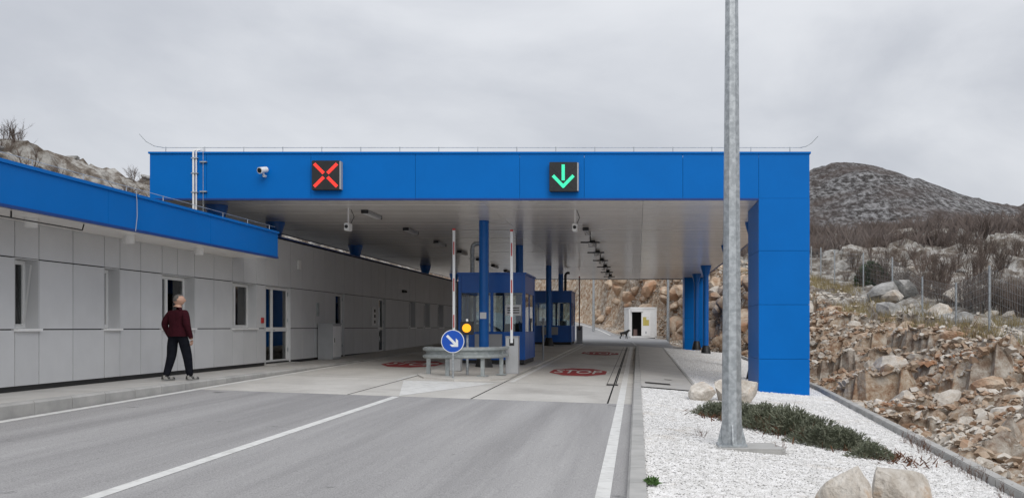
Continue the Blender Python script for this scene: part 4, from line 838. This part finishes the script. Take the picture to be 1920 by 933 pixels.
# ---------------------------------------------------------------- fence on the bank
fp = [(10.9, 26.5), (11.6, 32.5), (12.6, 39), (13.0, 45), (13.7, 53), (13.4, 58.5), (12.4, 62), (12.0, 64.5), (11.9, 67.5), (11.5, 72)]
fe = empty('wire_fence', (fp[0][0], fp[0][1], t1(*fp[0]))); finv = Matrix.Translation((-fp[0][0], -fp[0][1], -t1(*fp[0])))
tag(fe, 'wire mesh fence on grey posts along the top of the rock bank', 'fence')
tops = []
for (x, y) in fp:
    z = t1(x, y); o = MB().tube([(x, y, z-.4), (x, y, z+2.25)], .04, 8).build('post', 'galv', fe, smooth=True); o.matrix_parent_inverse = finv; tops.append((x, y, z))
for (a, c) in zip(tops[:-1], tops[1:]):
    b = MB(); A = Vector(a); C = Vector(c); n_ = max(10, int((C-A).length/.28))
    for k in range(9): b.tube([A+Vector((0, 0, .12+k*.25)), C+Vector((0, 0, .12+k*.25))], .0042, 3, cap=False)
    for k in range(1, n_): p = A.lerp(C, k/n_); b.tube([p+Vector((0, 0, .12)), p+Vector((0, 0, 2.12))], .003, 3, cap=False)
    o = b.build('wire_mesh', 'galv2', fe); o.matrix_parent_inverse = finv
# ---------------------------------------------------------------- plants
def shrub_mesh(seed, n_st=13, h=1.8, mat='twig', thick=.02):
    r = random.Random(seed); b = MB()
    def br(p, d, ln, rad, lev):
        q = p+d*ln; b.tube([p, p.lerp(q, .5)+Vector((r.gauss(0, .03), r.gauss(0, .03), 0))*ln, q], [rad, rad*.75, rad*.45], 3, cap=False)
        if lev:
            for k in range(r.choice([3, 4])):
                t_ = r.uniform(.35, 1); d2 = (d+Vector((r.gauss(0, .45), r.gauss(0, .45), r.gauss(.12, .28)))).normalized(); br(p.lerp(q, t_), d2, ln*r.uniform(.4, .65), rad*.55, lev-1)
    for k in range(n_st):
        a = r.random()*6.28; t_ = r.uniform(.05, .55); d = Vector((math.cos(a)*t_, math.sin(a)*t_, 1)).normalized(); br(Vector((math.cos(a)*.1, math.sin(a)*.1, -.1)), d, h*r.uniform(.4, .62), thick, 2)
    me_o = b.build('tmp', mat); me = me_o.data; bpy.data.objects.remove(me_o); return me
SH = [shrub_mesh(k) for k in range(6)]
def put(name, me, x, y, s, label, cat, group=None, z=None):
    o = bpy.data.objects.new(name, me); col.objects.link(o); o.location = (x, y, t1(x, y) if z is None else z); o.scale = (s, s, s*random.uniform(.85, 1.15)); o.rotation_euler[2] = random.random()*6.28; tag(o, label, cat, group); return o
for k in range(290):
    y = 36+95*random.random()**1.1; x = max(y*random.uniform(.165, .41), float(np.interp(y, BY, BX))+float(bank_w(y))+5+random.random()*2)
    if y > 66 and k % 5 == 0: x = float(np.interp(y, BY, BX))+float(bank_w(y))+random.uniform(.5, 8)
    put('bare_shrub', SH[k % 6], x, y, random.uniform(.6, 1.25), 'leafless brown shrub on the stony slope behind the wire fence', 'shrub', 'bare shrubs behind the fence')
for k in range(70):
    x = random.uniform(-36, -24); y = random.uniform(17, 85); put('bare_hill_shrub', SH[k % 6], x, y, random.uniform(.5, 1.0), 'leafless shrub among grey rocks on the hill behind the office', 'shrub', 'bare shrubs on the left hill')
TR = [shrub_mesh(80+k, 3, 3.6, 'twig', .05) for k in range(2)]
put('bare_tree', TR[0], -29.5, 48, .75, 'small leafless tree standing alone on the rocky hill above the office roof', 'tree'); put('bare_tree', TR[1], -29, 60, .7, 'low spreading leafless tree on the hill near the canopy corner', 'tree')
# distant scrub as one mass
nS = 6500; sy_ = 75+300*rng.random(nS)**1.5; sx_ = np.interp(np.minimum(sy_, 140), BY, BX)+8+rng.random(nS)*(60+sy_*.75)
kq = bank_d(sx_, sy_) > bank_w(sy_)+2; sx_, sy_ = sx_[kq], sy_[kq]; nS = len(sx_); szz = tz(sx_, sy_)
nT = 16; an = rng.random((nS, nT))*6.28; tl = rng.random((nS, nT))*.75; ln = (.7+1.2*rng.random((nS, nT)))*1.05
bx = sx_[:, None]+rng.normal(0, .5, (nS, nT)); by = sy_[:, None]+rng.normal(0, .5, (nS, nT)); bz = szz[:, None]+np.zeros((nS, nT))-.1
tx_, ty_, tzz = bx+np.cos(an)*tl*ln, by+np.sin(an)*tl*ln, bz+ln*(1-.3*tl)
wd = (.02+.00016*sy_)[:, None]*np.ones((nS, nT)); ax = np.cos(an+1.57)*wd; ay = np.sin(an+1.57)*wd
V = np.stack([np.stack([bx-ax, by-ay, bz], -1), np.stack([bx+ax, by+ay, bz], -1), np.stack([tx_+wd*.3, ty_, tzz], -1), np.stack([bx, by+wd, bz+.3*ln], -1)], 2).reshape(-1, 3)
ii = np.arange(nS*nT)[:, None]*4; Fs = np.concatenate([ii+np.array([[0, 1, 2]]), ii+np.array([[1, 3, 2]]), ii+np.array([[3, 0, 2]])])
o = np_obj('distant_scrub', V, Fs, 'twigfar'); tag(o, 'leafless brown scrub covering the far slopes below the mountain', 'scrub', kind='stuff')
def leafy(seed, n_=700, rx_=.4, ry_=.4, h=.42, ll=.05, lw=.007, mat='leaf', stems=True, bias=.5):
    r = np.random.default_rng(seed); an = r.random(n_)*6.28; rr = np.sqrt(r.random(n_)); lump = .75+.25*np.sin(an*3+seed)+.12*np.sin(an*7)
    p = np.stack([np.cos(an)*rr*rx_*lump, np.sin(an)*rr*ry_*lump, (1-rr**2*.75)*h*r.random(n_)**bias], 1)
    d = np.stack([np.cos(an)*rr*.8, np.sin(an)*rr*.8, .9+0*an], 1)+r.normal(0, .4, (n_, 3)); d /= np.linalg.norm(d, axis=1)[:, None]
    s = np.cross(d, r.normal(0, 1, (n_, 3))); s /= np.linalg.norm(s, axis=1)[:, None]; l = (ll*(.6+.8*r.random(n_)))[:, None]
    V = np.stack([p-s*lw, p+s*lw, p+d*l*.7+s*lw*.8, p+d*l], 1).reshape(-1, 3); F_ = np.arange(n_*4).reshape(-1, 4)
    o = np_obj('tmp', V, F_, mat); me = o.data; bpy.data.objects.remove(o); return me
LF = [leafy(k, 2600) for k in range(4)]
for k in range(13):
    u_ = k/12; x = 1.45+1.9*u_+random.uniform(-.12, .12); y = 18.3-4.2*u_+random.uniform(-.35, .35); s = .95+.5*math.sin(u_*3.1)
    o = put('rosemary_bush', LF[k % 4], x, y, s, 'low grey-green shrub in the planted row on white gravel', 'shrub', 'low shrubs planted in the gravel', z=gb(x, y)-.02); o.scale.z *= .72
    if k in (0,): o['label'] = 'low reddish shrub at the far end of the planted row, behind the lamp post'
gc = []
for k in range(1500):
    u_ = random.random(); x = 1.25+2.45*u_+random.gauss(0, .22); y = 18.5-4.9*u_+random.gauss(0, .35); gc.append((x, y))
gc = np.array(gc); n_ = len(gc); r_ = rng; p = np.stack([gc[:, 0], gc[:, 1], gz(gc[:, 0], gc[:, 1])+.09], 1); d = r_.normal(0, 1, (n_, 3)); d[:, 2] = np.abs(d[:, 2])*.8; d /= np.linalg.norm(d, axis=1)[:, None]; s = np.cross(d, r_.normal(0, 1, (n_, 3))); s /= np.linalg.norm(s, axis=1)[:, None]
V = np.stack([p-s*.012, p+s*.012, p+d*.1+s*.01, p+d*.13], 1).reshape(-1, 3); o = np_obj('dead_groundcover', V, np.arange(n_*4).reshape(-1, 4), 'deadcover'); tag(o, 'reddish brown dead ground cover under the planted shrubs', 'ground cover', kind='stuff')
o = put('green_weed', leafy(50, 120, .11, .06, .05, .05, .014, 'leafgreen'), .15, 10.0, 1, 'small bright green weed growing at the kerb edge', 'weed', z=g1(.15, 10)+.11)
WD = [shrub_mesh(60+k, 7, .55, 'deadcover', .006) for k in range(3)]
for k in range(11):
    y = 11.2+k*.5+random.uniform(-.2, .2); put('dry_weed', WD[k % 3], kbx(y)-.08+random.uniform(-.1, .05), y, random.uniform(.4, .75), 'dry brown weed growing along the edge kerb of the gravel', 'weed', 'dry weeds along the edge kerb', z=g1(4.3, y)+.08)
put('dry_thistle', WD[0], .95, 14.6, .45, 'thin dry stem standing alone in the gravel left of the lamp post', 'weed', z=gb(.95, 14.6)); put('dry_thistle', WD[1], 2.0, 13.6, .5, 'thin dry stem in the gravel right of the lamp footing', 'weed', z=gb(2, 13.6))
for k in range(9):
    u_ = random.random(); x = 1.5+1.9*u_+random.uniform(-.3, .3); y = 18.2-4.2*u_+random.uniform(-.4, .4); put('dry_stalk', WD[k % 3], x, y, random.uniform(.7, 1.0), 'dry reddish stalk poking out of the planted low shrubs', 'weed', 'dry stalks among the planted shrubs', z=gb(x, y))
EV = leafy(70, 5000, 1.1, 1.0, 1.5, .14, .03, 'evergreen', bias=.7)
put('evergreen_bush', EV, 14.6, 61.5, 1.15, 'dark green evergreen bush among pale boulders behind the fence', 'bush'); put('evergreen_bush', EV, -26.5, 32, .9, 'dark green bush on the rocky hill behind the office', 'bush'); put('evergreen_bush', EV, 24, 48, 1.0, 'dark green bush on the upper right slope behind the fence', 'bush')
# dry grass along the bank crest
nG = 17000; gy_ = 24+46*rng.random(nG); gx_ = np.interp(gy_, BY, BX)+bank_w(gy_)*(.95+.0*gy_)+rng.random(nG)*4.2; kp = facet(gx_, gy_, 2.5, 7) > -.12; gx_, gy_ = gx_[kp], gy_[kp]; n_ = len(gx_)
p = np.stack([gx_, gy_, tz(gx_, gy_)-.02], 1); d = rng.normal(0, .3, (n_, 3)); d[:, 2] = 1; s = np.cross(d, rng.normal(0, 1, (n_, 3))); s /= np.linalg.norm(s, axis=1)[:, None]; l = rng.uniform(.25, .65, n_)[:, None]
V = np.stack([p-s*.014, p+s*.014, p+d*l], 1).reshape(-1, 3); o = np_obj('dry_grass', V, np.arange(n_*3).reshape(-1, 3), 'drygrass'); tag(o, 'dry yellowish grass along the top of the rock bank', 'grass', kind='stuff')
